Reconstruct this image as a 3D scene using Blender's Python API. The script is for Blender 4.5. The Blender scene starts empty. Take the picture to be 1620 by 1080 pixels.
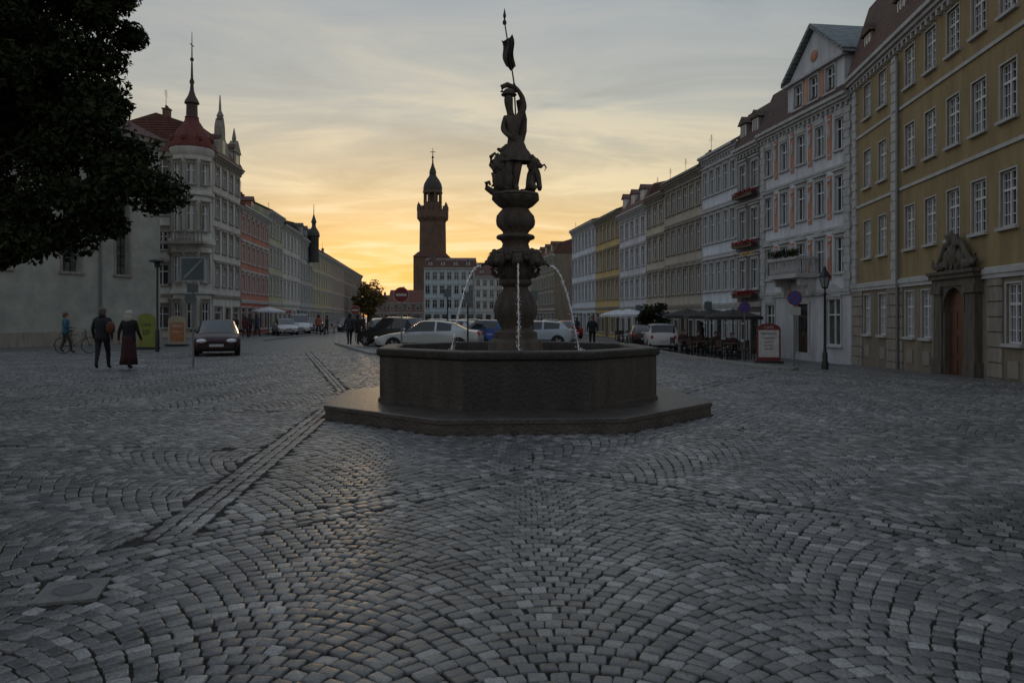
import bpy, math, random
import numpy as np
from mathutils import Vector, Matrix, noise as mnoise
random.seed(7); rng=np.random.default_rng(7)
R=math.radians
scene=bpy.context.scene
COL=scene.collection
scene.view_settings.view_transform='Standard'
scene.view_settings.look='None'
scene.view_settings.exposure=0

def cl(a,b,c): return max(b,min(c,a))
def g(x,y):
    z=-0.03*cl(x-4,0,14)
    z-=0.025*cl(y-22,0,16)*cl(x/14,0,1)
    z-=0.003*cl(y-30,0,170)
    return z

# ---------------- materials ----------------
MC={}
def mat(name,c,rough=.8,var=.25,scale=2.0,bump=.0,bscale=40,metal=0.,streak=False,spec=.5,c2=None):
    if name in MC: return MC[name]
    m=bpy.data.materials.new(name); m.use_nodes=True; nt=m.node_tree; N=nt.nodes; Lk=nt.links
    b=N['Principled BSDF']; b.inputs['Roughness'].default_value=rough; b.inputs['Metallic'].default_value=metal
    b.inputs['Specular IOR Level'].default_value=spec
    tc=N.new('ShaderNodeTexCoord'); mp=N.new('ShaderNodeMapping'); Lk.new(tc.outputs['Object'],mp.inputs[0])
    if streak: mp.inputs['Scale'].default_value=(1.6,1.6,.35)
    nz=N.new('ShaderNodeTexNoise'); nz.inputs['Scale'].default_value=scale; nz.inputs['Detail'].default_value=8; nz.inputs['Roughness'].default_value=.65
    Lk.new(mp.outputs[0],nz.inputs['Vector'])
    rp=N.new('ShaderNodeValToRGB'); cr=rp.color_ramp
    cr.elements[0].position=.3; cr.elements[1].position=.72
    lo=[x*(1-var) for x in c] if c2 is None else c2
    hi=[min(1,x*(1+var*.6)) for x in c]
    cr.elements[0].color=(*lo,1); cr.elements[1].color=(*hi,1)
    Lk.new(nz.outputs[0],rp.inputs[0]); Lk.new(rp.outputs[0],b.inputs['Base Color'])
    if bump>0:
        n2=N.new('ShaderNodeTexNoise'); n2.inputs['Scale'].default_value=bscale; n2.inputs['Detail'].default_value=6
        Lk.new(tc.outputs['Object'],n2.inputs['Vector'])
        bp=N.new('ShaderNodeBump'); bp.inputs['Strength'].default_value=bump; bp.inputs['Distance'].default_value=.03
        Lk.new(n2.outputs[0],bp.inputs['Height']); Lk.new(bp.outputs[0],b.inputs['Normal'])
    MC[name]=m; return m
def wallmat(c): return mat('plaster_%d_%d_%d'%tuple(int(x*100) for x in c),[min(.85,x*1.12) for x in c],.85,.32,1.1,.35,25,streak=True)
def roofmat(c):
    k='tiles_%d_%d_%d'%tuple(int(x*100) for x in c)
    if k in MC: return MC[k]
    m=mat(k,c,.75,.4,3.0); nt=m.node_tree;N=nt.nodes;Lk=nt.links
    tc=N.new('ShaderNodeTexCoord'); w=N.new('ShaderNodeTexWave'); w.bands_direction='Z'; w.inputs['Scale'].default_value=1.6; w.inputs['Distortion'].default_value=.6
    Lk.new(tc.outputs['Object'],w.inputs[0]); w2=N.new('ShaderNodeTexWave'); w2.bands_direction='X'; w2.inputs['Scale'].default_value=1.7
    Lk.new(tc.outputs['Object'],w2.inputs[0]); ad=N.new('ShaderNodeMath'); ad.operation='ADD'
    Lk.new(w.outputs['Fac'],ad.inputs[0]); Lk.new(w2.outputs['Fac'],ad.inputs[1])
    bp=N.new('ShaderNodeBump'); bp.inputs['Strength'].default_value=.7; bp.inputs['Distance'].default_value=.05
    Lk.new(ad.outputs[0],bp.inputs['Height']); Lk.new(bp.outputs[0],N['Principled BSDF'].inputs['Normal'])
    return m
GLASS=mat('window_glass',(.02,.024,.03),.07,.5,1.5,.06,3,spec=.6)
GLASS2=mat('curtained_glass',(.10,.10,.10),.12,.7,3.5,.06,3,spec=.5)
WHITE=mat('white_frame_paint',(.60,.62,.64),.5,.12)
DARKW=mat('dark_timber',(.05,.03,.02),.5,.3,8)
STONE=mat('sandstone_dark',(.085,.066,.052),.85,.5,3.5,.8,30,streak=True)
STONEP=mat('portal_sandstone',(.12,.10,.08),.85,.5,3.5,.8,30,streak=True)
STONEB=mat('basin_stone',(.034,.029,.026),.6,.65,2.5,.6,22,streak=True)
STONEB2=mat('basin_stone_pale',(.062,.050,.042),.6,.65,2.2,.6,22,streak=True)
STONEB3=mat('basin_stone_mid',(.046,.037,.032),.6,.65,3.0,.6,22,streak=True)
SANDW=mat('sandstone_trim',(.29,.26,.22),.85,.4,3,.5,30,streak=True)
GREY=mat('grey_stone_trim',(.45,.45,.45),.8,.25,2,.2,30)
METAL=mat('dark_painted_metal',(.02,.022,.025),.45,.2,10,metal=.3)
GALV=mat('galvanised_steel',(.2,.21,.22),.45,.2,10,metal=.6)
RUB=mat('tyre_rubber',(.015,.015,.015),.8,.2)
RIM=mat('alloy_rim',(.4,.4,.42),.3,.2,5,metal=.8)
RED=mat('sign_red',(.17,.015,.015),.5,.1)
BLUE=mat('sign_blue',(.02,.08,.36),.4,.1)
SWHITE=mat('sign_white',(.42,.42,.42),.4,.05)
COPPER=mat('bronze_dark',(.04,.036,.032),.5,.3,6,metal=.5)

# ---------------- mesh builder ----------------
class MB:
    def __init__(s): s.v=[];s.f=[];s.m=[]
    def add(s,vs,fs,mi=0):
        o=len(s.v); s.v+= [tuple(p) for p in vs]; s.f+=[tuple(o+i for i in f) for f in fs]; s.m+=[mi]*len(fs)
    def box(s,x0,x1,y0,y1,z0,z1,mi=0):
        s.add([(x0,y0,z0),(x1,y0,z0),(x1,y1,z0),(x0,y1,z0),(x0,y0,z1),(x1,y0,z1),(x1,y1,z1),(x0,y1,z1)],
              [(0,3,2,1),(4,5,6,7),(0,1,5,4),(1,2,6,5),(2,3,7,6),(3,0,4,7)],mi)
    def prism(s,poly,z0,z1,mi=0,top=None):
        n=len(poly); s.add([(x,y,z0) for x,y in poly]+[(x,y,z1) for x,y in (top or poly)],
          [tuple(range(n-1,-1,-1)),tuple(range(n,2*n))]+[(i,(i+1)%n,n+(i+1)%n,n+i) for i in range(n)],mi)
    def xprism(s,poly,x0,x1,mi=0): # poly in (y,z)
        n=len(poly); s.add([(x0,y,z) for y,z in poly]+[(x1,y,z) for y,z in poly],
          [tuple(range(n)),tuple(range(2*n-1,n-1,-1))]+[((i+1)%n,i,n+i,n+(i+1)%n) for i in range(n)],mi)
    def yprism(s,poly,y0,y1,mi=0): # poly in (x,z)
        n=len(poly); s.add([(x,y0,z) for x,z in poly]+[(x,y1,z) for x,z in poly],
          [tuple(range(n)),tuple(range(2*n-1,n-1,-1))]+[((i+1)%n,i,n+i,n+(i+1)%n) for i in range(n)],mi)
    def lathe(s,pr,n=24,c=(0,0),mi=0,rot=0,mod=None,sx=1,sy=1):
        vs=[]
        for r,z in pr:
            for i in range(n):
                a=rot+2*math.pi*i/n; rr=r*(1+(mod(a,z) if mod else 0)); vs.append((c[0]+rr*sx*math.cos(a),c[1]+rr*sy*math.sin(a),z))
        k=len(pr); fs=[]
        for j in range(k-1):
            for i in range(n): fs.append((j*n+i,j*n+(i+1)%n,(j+1)*n+(i+1)%n,(j+1)*n+i))
        fs.append(tuple(range(n-1,-1,-1))); fs.append(tuple((k-1)*n+i for i in range(n)))
        s.add(vs,fs,mi)
    def tube(s,path,rad,n=8,mi=0):
        P=[Vector(p) for p in path]; k=len(P)
        if not hasattr(rad,'__len__'): rad=[rad]*k
        vs=[]
        for j in range(k):
            t=(P[min(j+1,k-1)]-P[max(j-1,0)]).normalized()
            up=Vector((0,0,1)) if abs(t.z)<.95 else Vector((1,0,0))
            a=t.cross(up).normalized(); b=t.cross(a).normalized()
            for i in range(n):
                w=2*math.pi*i/n; q=P[j]+(a*math.cos(w)+b*math.sin(w))*rad[j]; vs.append(tuple(q))
        fs=[]
        for j in range(k-1):
            for i in range(n): fs.append((j*n+i,(j+1)*n+i,(j+1)*n+(i+1)%n,j*n+(i+1)%n))
        fs.append(tuple(range(n))); fs.append(tuple((k-1)*n+i for i in range(n-1,-1,-1)))
        s.add(vs,fs,mi)
    def ball(s,c,r,n=12,mi=0,lump=0,ls=3.):
        if not hasattr(r,'__len__'): r=(r,r,r)
        vs=[];k=n//2+1
        for j in range(k+1):
            t=math.pi*j/k
            for i in range(n):
                a=2*math.pi*i/n; d=Vector((math.sin(t)*math.cos(a),math.sin(t)*math.sin(a),math.cos(t)))
                q=1+(lump*mnoise.noise(Vector(c)*3+d*ls) if lump else 0)
                vs.append((c[0]+d.x*r[0]*q,c[1]+d.y*r[1]*q,c[2]+d.z*r[2]*q))
        fs=[]
        for j in range(k):
            for i in range(n): fs.append((j*n+i,(j+1)*n+i,(j+1)*n+(i+1)%n,j*n+(i+1)%n))
        s.add(vs,fs,mi)
    def mesh(s,name,mats,smooth=None):
        me=bpy.data.meshes.new(name); me.from_pydata(s.v,[],s.f)
        for m in mats: me.materials.append(m)
        me.polygons.foreach_set('material_index',s.m)
        me.validate(); me.update()
        if smooth is not None:
            me.shade_smooth()
            if smooth<180: me.set_sharp_from_angle(angle=R(smooth))
        return me
    def obj(s,name,mats,parent=None,smooth=None,**kw):
        return mk(name,s.mesh(name,mats,smooth),parent,**kw)
def mk(name,me,parent=None,loc=(0,0,0),rz=0,**kw):
    o=bpy.data.objects.new(name,me); COL.objects.link(o); o.parent=parent; o.location=loc; o.rotation_euler=(0,0,rz)
    for k,v in kw.items(): o[k]=v
    return o
def empty(name,label,cat,loc,rz=0,group=None):
    o=bpy.data.objects.new(name,None); COL.objects.link(o); o.location=loc; o.rotation_euler=(0,0,rz); o.empty_display_size=.3
    o['label']=label; o['category']=cat
    if group: o['group']=group
    return o
def text(s,size,parent,loc,rot,m,name='lettering',ext=.01):
    cu=bpy.data.curves.new(name,'FONT'); cu.body=s; cu.size=size; cu.align_x='CENTER'; cu.align_y='CENTER'; cu.extrude=ext
    t=bpy.data.objects.new(name,cu); COL.objects.link(t)
    dg=bpy.context.evaluated_depsgraph_get(); me=bpy.data.meshes.new_from_object(t.evaluated_get(dg))
    bpy.data.objects.remove(t); me.materials.clear(); me.materials.append(m)
    o=mk(name,me,parent,loc); o.rotation_euler=rot; return o

# ---------------- windows ----------------
WM={}
def arcpts(w,z,n=8,r=None):
    r=w/2; return [(r*math.cos(math.pi*i/n),z+r*math.sin(math.pi*i/n)) for i in range(n+1)]
def win_mesh(w,h,style,trim,cur,split):
    key=(round(w,2),round(h,2),style,trim.name,cur,split)
    if key in WM: return WM[key]
    gl=MB(); gl.add([(-w/2,.15,0),(w/2,.15,0),(w/2,.15,h),(-w/2,.15,h)],[(0,1,2,3)],0)
    fr=MB() ; t=.055
    def fb(x0,x1,z0,z1,y0=.07,y1=.14): fr.box(x0,x1,y0,y1,z0,z1,0)
    fb(-w/2+.001,-w/2+t,.002,h-.002); fb(w/2-t,w/2-.001,.002,h-.002); fb(-w/2+t,w/2-t,.002,t); fb(-w/2+t,w/2-t,h-t,h-.002)
    if style!='shop':
        fb(-.035,.035,t,h-t,.065,.138)
        zt=h*.66; fb(-w/2+t,-.035,zt-.035,zt+.035,.068,.136); fb(.035,w/2-t,zt-.035,zt+.035,.068,.136)
        if style in('grid',):
            for q in(.22,.44,.83):
                fb(-w/2+t,-.035,h*q-.014,h*q+.014,.09,.135); fb(.035,w/2-t,h*q-.014,h*q+.014,.09,.135)
            for xx in(-w/4,w/4): fb(xx-.012,xx+.012,t,h-t,.092,.133)
    else:
        fb(-w/2+t,w/2-t,h*.78-.03,h*.78+.03,.068,.136)
    su=MB(); a=.11
    if style!='grid':
        su.box(-w/2-a,-w/2,-.05,.03,.0,h); su.box(w/2,w/2+a,-.05,.03,0,h); su.box(-w/2-a,w/2+a,-.052,.03,h,h+a)
    else:
        a=.05; su.box(-w/2-a,-w/2,-.025,.03,.0,h); su.box(w/2,w/2+a,-.025,.03,0,h); su.box(-w/2-a,w/2+a,-.028,.03,h,h+a)
    su.box(-w/2-a-.05,w/2+a+.05,-.12,.03,-.1,-.001)
    if style=='hood': su.box(-w/2-a-.08,w/2+a+.08,-.16,0,h+a+.12,h+a+.22); su.box(-w/2-.05,w/2+.05,-.06,0,h+a,h+a+.12)
    if style=='ped':
        su.box(-w/2-a-.08,w/2+a+.08,-.15,0,h+a+.06,h+a+.13); su.yprism([(-w/2-a-.08,h+a+.13),(w/2+a+.08,h+a+.13),(0,h+a+.42)],-.13,0)
    if style=='arch':
        su.yprism([(w/2+a,h+a)]+[(x*1.15,z) for x,z in arcpts(w,h+a)]+[(-w/2-a,h+a)],-.09,0)
    G=GLASS2 if cur else GLASS
    if split: WM[key]=(gl.mesh('window',[G]),fr.mesh('frame',[WHITE]),su.mesh('surround',[trim]))
    else:
        al=MB(); 
        for q,mi in((gl,0),(fr,1),(su,2)): al.add(q.v,q.f,mi)
        WM[key]=(al.mesh('window',[G,WHITE,trim]),)
    return WM[key]
def put_win(par,x,z,w,h,style,trim,split):
    ms=win_mesh(w,h,style,trim,random.random()<.4,split)
    o=mk('window',ms[0],par,(x,0,z))
    if split:
        mk('frame',ms[1],o); mk('surround',ms[2],o)

def band(mb,L,za,zb,ops,mi,y=0,rd=.16,x_0=0):
    xs=x_0
    for (x0,x1,z0,z1) in sorted(ops):
        if x0>xs: mb.add([(xs,y,za),(x0,y,za),(x0,y,zb),(xs,y,zb)],[(0,1,2,3)],mi)
        if z0>za: mb.add([(x0,y,za),(x1,y,za),(x1,y,z0),(x0,y,z0)],[(0,1,2,3)],mi)
        if z1<zb: mb.add([(x0,y,z1),(x1,y,z1),(x1,y,zb),(x0,y,zb)],[(0,1,2,3)],mi)
        r=y+rd
        mb.add([(x0,y,z0),(x0,r,z0),(x0,r,z1),(x0,y,z1)],[(0,1,2,3)],mi)
        mb.add([(x1,y,z0),(x1,r,z0),(x1,r,z1),(x1,y,z1)],[(3,2,1,0)],mi)
        mb.add([(x0,y,z1),(x1,y,z1),(x1,r,z1),(x0,r,z1)],[(0,1,2,3)],mi)
        mb.add([(x0,y,z0),(x1,y,z0),(x1,r,z0),(x0,r,z0)],[(3,2,1,0)],mi)
        xs=x1
    if xs<L: mb.add([(xs,y,za),(L,y,za),(L,y,zb),(xs,y,zb)],[(0,1,2,3)],mi)

DM={}
def dormer(roof,x,y,z,wallm,rm,w=1.0,h=1.1):
    k=(w,h,wallm.name,rm.name)
    if k not in DM:
        b=MB(); b.box(-w/2,w/2,0,1.7,0,h,0)
        b.yprism([(-w/2-.15,h),(w/2+.15,h),(0,h+.5)],-.15,1.9,1)
        b.box(-w/2+.2,w/2-.2,-.012,.0,.15,h-.12,2); b.box(-.03,.03,-.03,-.012,.15,h-.12,3); b.box(-w/2+.12,-w/2+.2,-.03,0,.08,h-.05,3); b.box(w/2-.2,w/2-.12,-.03,0,.08,h-.05,3)
        b.box(-w/2+.2,w/2-.2,-.03,0,.08,.15,3);b.box(-w/2+.2,w/2-.2,-.03,0,h-.12,h-.05,3)
        DM[k]=b.mesh('dormer',[wallm,rm,GLASS,WHITE])
    mk('dormer',DM[k],roof,(x,y,z))
def chimney(roof,x,y,z,h=1.6):
    if 'c' not in DM:
        b=MB(); b.box(-.3,.3,-.25,.25,-.6,.8,0); b.box(-.36,.36,-.31,.31,.8,.9,0)
        for q in(-.15,.15): b.lathe([(.09,.9),(.08,1.15)],8,(q,0),1)
        DM['c']=b.mesh('chimney',[mat('chimney_brick',(.17,.09,.065),.9,.4,6,.4),METAL])
    mk('chimney',DM['c'],roof,(x,y,z))
    if random.random()<.5:
        if 'a' not in DM:
            b=MB(); b.tube([(0,0,.9),(0,0,2.5)],.02,5)
            for i,l in enumerate((.5,.42,.35,.28)): b.tube([(-l,0,2.0+i*.14),(l,0,2.0+i*.14)],.012,4)
            DM['a']=b.mesh('roof_aerial',[METAL])
        mk('roof_aerial',DM['a'],roof,(x+.1,y+.1,z))

def house(label,p0,p1,ze,wall,ncol,nfl=3,zb=None,depth=10,roof='gable',rh=3.,roofc=(.12,.07,.05),dorm=0,ww=.95,style='hood',styles=None,
          trim=None,ground='shop',gfc=None,gh=3.3,chim=1,split=False,name='house',group='houses lining the square',rows=None,cols=None,pil=None,cat='house',belts=True,wh=None):
    p0=Vector(p0);p1=Vector(p1); d=p1-p0; L=d.length; rz=math.atan2(d.y,d.x)
    if zb is None: zb=min(g(*p0),g(*p1))-.1
    E=empty(name,label,cat,(p0.x,p0.y,zb),rz,group)
    H=ze-zb; trim=trim or GREY; wm=wallmat(wall); gm=wallmat(gfc) if gfc else wm
    W=MB(); top=H
    if rows is None:
        rows=[]; fh=(H-gh-.35)/nfl; pitch=L/ncol
        cs=[(i+.5)*pitch for i in range(ncol)]
        if cols: cs=cols
        for k in range(nfl):
            hh=min(wh or fh*.58,2.0)*(1 if k<nfl-1 else .88)
            st=(styles[k] if styles else style)
            rows.append(dict(za=gh+k*fh,zb=gh+(k+1)*fh,z0=gh+k*fh+fh*.26,h=hh,w=ww,cs=cs,st=st))
    if ground in('shop','plain'):
        ops=[];n=max(2,ncol-1 if ground=='shop' else ncol); pt=L/n; di=n//2
        for i in range(n):
            xc=(i+.5)*pt
            if i==di: ops.append((xc-.6,xc+.6,.12,2.5,'door'))
            elif ground=='shop': ops.append((xc-pt*.38,xc+pt*.38,.55,2.6,'shop'))
            else: ops.append((xc-.5,xc+.5,.9,2.5,'plain'))
        band(W,L,0,gh,[o[:4] for o in ops],1)
        for o in ops:
            if o[4]=='door': make_door(E,(o[0]+o[1])/2,o[2],o[1]-o[0],o[3]-o[2],trim)
            else: put_win(E,(o[0]+o[1])/2,o[2],o[1]-o[0],o[3]-o[2],o[4],trim,split)
    for r in rows:
        band(W,L,r['za'],r['zb'],[(c-r['w']/2,c+r['w']/2,r['z0'],r['z0']+r['h']) for c in r['cs']],r.get('mi',0))
        for c in r['cs']: put_win(E,c,r['z0'],r['w'],r['h'],r['st'],trim,split)
    lt=rows[-1]['zb']
    if lt<top: band(W,L,lt,top,[],0)
    W.add([(0,0,0),(0,0,top),(0,depth,top),(0,depth,0)],[(0,1,2,3)],0)
    W.add([(L,0,0),(L,0,top),(L,depth,top),(L,depth,0)],[(3,2,1,0)],0)
    W.add([(0,depth,0),(L,depth,0),(L,depth,top),(0,depth,top)],[(3,2,1,0)],0)
    if roof in('gable','half'):
        for x,f in((0,(0,1,2)),(L,(2,1,0))): W.add([(x,0,top),(x,depth/2,top+rh-.1),(x,depth,top)],[f],0)
    W.obj('wall',[wm,gm],E)
    C=MB(); C.box(-.02,L+.02,-.18,0.0,top-.42,top-.3); C.box(-.02,L+.02,-.3,0,top-.3,top-.14); C.box(-.02,L+.02,-.42,0,top-.14,top+.02)
    n=int(L/.45)
    for i in range(n): C.box((i+.5)*L/n-.07,(i+.5)*L/n+.07,-.17,0,top-.62,top-.42)
    C.obj('cornice',[trim],E)
    if belts:
        b=MB(); b.box(-.01,L+.01,-.12,0,gh-.16,gh); b.box(-.01,L+.01,-.08,0,gh-.3,gh-.16)
        if len(rows)>1:
            for r in rows[1:]: b.box(-.01,L+.01,-.06,0,r['za']-.07,r['za']+.05)
        b.obj('ledge',[trim],E)
    if pil:
        for x in pil:
            P=MB(); k=0; z=gh
            while z<top-.7:
                wd=.3 if k%2 else .24
                P.box(x-wd,x+wd,-.09,0,z+.02,min(z+.4,top-.65)-.02); z+=.4;k+=1
            P.box(x-.2,x+.2,-.06,0,gh,top-.64); P.obj('pilaster',[trim],E)
    RM=roofmat(roofc); r=MB()
    if roof=='gable':
        o=.4; t=top+.03
        sl=rh/(depth/2)
        r.xprism([(-o,t-o*sl+.2),(depth/2,t+rh+.15),(depth+o,t-o*sl+.2),(depth+o,t-o*sl+.05),(depth/2,t+rh),(-o,t-o*sl+.05)],-.05,L+.05)
        Rf=r.obj('roof',[RM],E)
        for i in range(dorm):
            yy=1.0; dormer(Rf,(i+.5)*L/dorm,yy,t+sl*yy-.1,wm,RM)
        for i in range(chim): chimney(Rf,L*(.15+.7*random.random()) if chim==1 else L*(i+.5)/chim,depth/2+.6*random.uniform(-1,1),t+rh)
    elif roof=='mansard':
        t=top+.03; ms=.62*rh
        r.xprism([(-.3,t),(.75,t+ms),(depth/2,t+rh),(depth-.75,t+ms),(depth+.3,t)],-.03,L+.03)
        Rf=r.obj('roof',[RM],E)
        for i in range(dorm): dormer(Rf,(i+.5)*L/dorm,.05,t+.35,wm,RM,w=1.0,h=1.15)
        for i in range(chim): chimney(Rf,L*random.uniform(.1,.9),depth/2,t+rh)
    elif roof=='hip':
        t=top+.03; vs=[(-.3,-.3,t),(L+.3,-.3,t),(L+.3,depth+.3,t),(-.3,depth+.3,t)]
        if L>depth: vs+=[(depth/2,depth/2,t+rh),(L-depth/2,depth/2,t+rh)]; fs=[(0,1,5,4),(1,2,5),(2,3,4,5),(3,0,4),(3,2,1,0)]
        else: vs+=[(L/2,L/2,t+rh),(L/2,depth-L/2,t+rh)]; fs=[(0,1,4),(1,2,5,4),(2,3,5),(3,0,4,5),(3,2,1,0)]
        r.add(vs,fs,0); Rf=r.obj('roof',[RM],E)
        for i in range(dorm): dormer(Rf,(i+.5)*L/dorm,.9,t+.55,wm,RM)
        for i in range(chim): chimney(Rf,L*random.uniform(.3,.7),depth/2,t+rh*.9)
    return E,L,H
def make_door(E,x,z,w,h,trim,glassy=True):
    b=MB(); b.box(-w/2,w/2,.13,.18,0,h,0)
    for s in(-1,1):
        b.box(s*w*.25-w*.19,s*w*.25+w*.19,.1,.13,.15,h*.35,0); b.box(s*w*.25-w*.19,s*w*.25+w*.19,.115,.13,h*.42,h*.72,1)
    b.box(-w/2+.06,w/2-.06,.115,.13,h*.78,h-.06,1)
    D=b.obj('door',[DARKW,GLASS],E,loc=(x,0,z))
    q=MB(); q.tube([(.06,.03,1.0),(.06,.03,1.15)],.015,6); q.box(.045,.075,.03,.1,1.06,1.09); q.obj('handle',[RIM],D)
    f=MB(); f.box(-w/2-.16,-w/2,-.06,.03,0,h+.16); f.box(w/2,w/2+.16,-.06,.03,0,h+.16); f.box(-w/2,w/2,-.06,.03,h,h+.16); f.obj('door_frame',[trim],D)
    return D

# =============== right side ===============
def XR(d): return 21.11-.1335*d
YB=-.8
def zr(z): return z-YB
cu=[2.1,4.0,6.95,8.86,10.7,12.5,14.3,16.1,17.9]
rowsY=[dict(za=0,zb=zr(3.0),z0=zr(.75),h=1.75,w=.85,cs=[2.1,4.0,6.95,8.5,14.6,16.6,18.4],st='grid',mi=1),
       dict(za=zr(3.0),zb=zr(6.6),z0=zr(4.17),h=1.65,w=.95,cs=cu,st='grid'),
       dict(za=zr(6.6),zb=zr(9.8),z0=zr(7.33),h=1.65,w=.95,cs=cu,st='grid'),
       dict(za=zr(9.8),zb=zr(12.4),z0=zr(10.45),h=1.5,w=.95,cs=cu,st='grid')]
EY,LY,HY=house('long muted ochre building with white grid windows and stone base',(16.2,36.8),(13.84,17.0),12.7,(.26,.197,.098),9,zb=YB,depth=12,
   roof='mansard',rh=5.5,roofc=(.10,.045,.035),dorm=5,rows=rowsY,ground='none',gfc=(.20,.165,.12),gh=zr(3.0),split=True,pil=[.45,5.45],trim=GREY,belts=True,name='town_building',cat='building',chim=2)
for x0,x1 in((0.05,1.5),(4.6,6.3),(9.1,9.25),(13.1,14.0),(15.2,16.0),(17.2,17.8)):
    z=.05;b=MB()
    while z<3.5: b.box(x0,x1,-.05,0,z,z+.42); z+=.46
    b.obj('rusticated_blocks',[SANDW],EY)
for x in (2.1,4.0,6.95,8.5,14.6,16.6,18.4):
    q=MB(); q.box(-.3,.3,-.03,0,.55,1.05); q.obj('panel',[SANDW],EY,loc=(x,0,0))
q=MB(); q.tube([(5.95,-.12,12.6),(5.95,-.12,.2)],.06,8); q.obj('downpipe',[GALV],EY)
P=MB(); zg=.25
xa,xb=9.6,12.8; o0,o1=10.4,12.0
for (a,c) in((xa,o0),(o1,xb)):
    P.box(a,c,-.45,0,0,.9); P.box(a+.08,c-.08,-.38,0,.9,3.1); P.box(a,c,-.48,0,3.1,3.35)
r=(o1-o0)/2; cx=(o0+o1)/2; zc=zr(2.5)-r
ar=[(cx+r*math.cos(math.pi*i/14),zc+r*math.sin(math.pi*i/14)) for i in range(15)]
for i in range(14):
    (xa1,za1),(xb1,zb1)=ar[i],ar[i+1]
    P.add([(xa1,-.36,za1),(xa1,-.36,3.6),(xb1,-.36,3.6),(xb1,-.36,zb1),(xa1,0,za1),(xb1,0,zb1)],[(3,2,1,0),(0,4,5,3)],0)
P.box(o0-.001,o0+.1,-.32,0,0,zc); P.box(o1-.1,o1+.001,-.32,0,0,zc)
P.box(xa-.08,xb+.08,-.56,0,3.6,3.75); P.box(xa-.14,xb+.14,-.66,0,3.75,3.86); P.box(xa,xb,-.42,0,3.35,3.6)
po=P.obj('portal',[STONEP],EY); po.scale=(1,.62,1)
q=MB(); q.box(o0+.1,o1-.1,-.05,-.01,0,zc+r,0)
for s in(-1,1):
    for zz in(.3,1.1,1.9): q.box(cx+s*.38-.28,cx+s*.38+.28,-.08,-.05,zz,zz+.6,0)
q.obj('door',[mat('oak_door',(.09,.032,.014),.5,.4,6)],po)
q=MB()
q.ball((cx,-.35,4.38),(.34,.18,.5),16,0,.6,3.5); q.ball((cx-.18,-.38,4.95),(.22,.16,.24),14,0,.7,4); q.ball((cx+.25,-.36,4.83),(.18,.16,.2),12,0,.6)
for s in(-1,1):
    q.tube([(cx+s*.25,-.35,4.78),(cx+s*.6,-.35,4.72),(cx+s*.85,-.35,4.42),(cx+s*1.15,-.35,4.17),(cx+s*1.45,-.35,4.04),(cx+s*1.62,-.35,4.16),(cx+s*1.55,-.35,4.30)],[.12,.13,.12,.11,.1,.08,.05],10)
    q.ball((cx+s*1.0,-.35,4.04),(.42,.16,.16),12,0,.6,4); q.ball((cx+s*.55,-.33,4.22),(.28,.16,.34),12,0,.7,4)
q.obj('carved_ornament',[STONEP],po,smooth=60)

# ornate building
OB=(XR(46.3),46.3); OA=(XR(36.9),36.9)
EO,LO,HO=house('pale blue-white ornate townhouse with salmon stucco panels and tall gable',OB,OA,12.3,(.56,.58,.63),5,3,depth=12,zb=-.8,roof='mansard',rh=4,roofc=(.09,.05,.045),
  dorm=0,ww=.85,styles=['ped','hood','arch'],trim=GREY,ground='none',rows=None,gh=3.7,split=True,pil=[.28,9.2],name='town_house',cat='house')
b=MB(); ops=[(.6,1.7,1.2,3.0),(4.2,5.5,.4,3.0),(7.3,8.6,.9,3.2)]
band(b,LO,0,3.7,ops,0); b.obj('wall',[wallmat((.45,.46,.49))],EO)
put_win(EO,1.15,1.2,1.1,1.8,'arch',GREY,True); put_win(EO,7.95,.9,1.3,2.3,'arch',GREY,True); make_door(EO,4.85,.4,1.3,2.6,GREY)
SAL=wallmat((.46,.22,.145))
fh=(HO-3.7-.35)/3
for k in range(3):
    for i in range(4):
        xx=1.9*i+1.52; z=3.7+k*fh
        q=MB(); q.box(xx+.16,xx+.56,-.03,0,z+.45,z+fh*.88); q.box(xx+.24,xx+.48,-.05,-.03,z+.6,z+.7,1); q.ball((xx+.36,-.05,z+fh*.6),(.10,.05,.36),10,1,.5); q.ball((xx+.36,-.05,z+fh*.8),(.17,.05,.1),10,1,.5)
        q.obj('stucco_panel',[SAL,GREY],EO,smooth=40)
G=MB(); x0,x1=3.5,9.1; zt=HO+.05
band(G,x1,zt,zt+1.9,[(x0+.75+i*1.6,x0+1.6+i*1.6,zt+.35,zt+1.6) for i in range(3)],0,y=-.12,x_0=x0)
G.add([(x0,-.12,zt),(x0,-.12,zt+1.9),(x0,3,zt+1.9),(x0,3,zt)],[(3,2,1,0)],0); G.add([(x1,-.12,zt),(x1,-.12,zt+1.9),(x1,3,zt+1.9),(x1,3,zt)],[(0,1,2,3)],0)
G.yprism([(x0,zt+1.9),(x1,zt+1.9),((x0+x1)/2,zt+4.0)],-.12,6,0)
for s,xe in((1,x0),(-1,x1)):
    xm=(x0+x1)/2
    G.yprism([(xe-s*.3,zt+1.85),(xm,zt+4.1),(xm,zt+4.32),(xe-s*.3,zt+2.08)],-.4,6.2,1)
G.box(x0-.2,x1+.2,-.35,-.12,zt+1.75,zt+1.9,2)
gb=G.obj('gable',[wallmat((.50,.52,.56)),roofmat((.2,.23,.24)),GREY],EO)
for i in range(3):
    ms=win_mesh(.85,1.25,'hood',GREY,False,False); mk('window',ms[0],gb,(x0+1.175+i*1.6,-.12,zt+.35))
for i in range(2):
    q=MB(); xx=x0+1.8+i*1.6; q.box(xx,xx+.36,-.15,-.12,zt+.25,zt+1.65); q.obj('stucco_panel',[SAL],gb)
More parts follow.
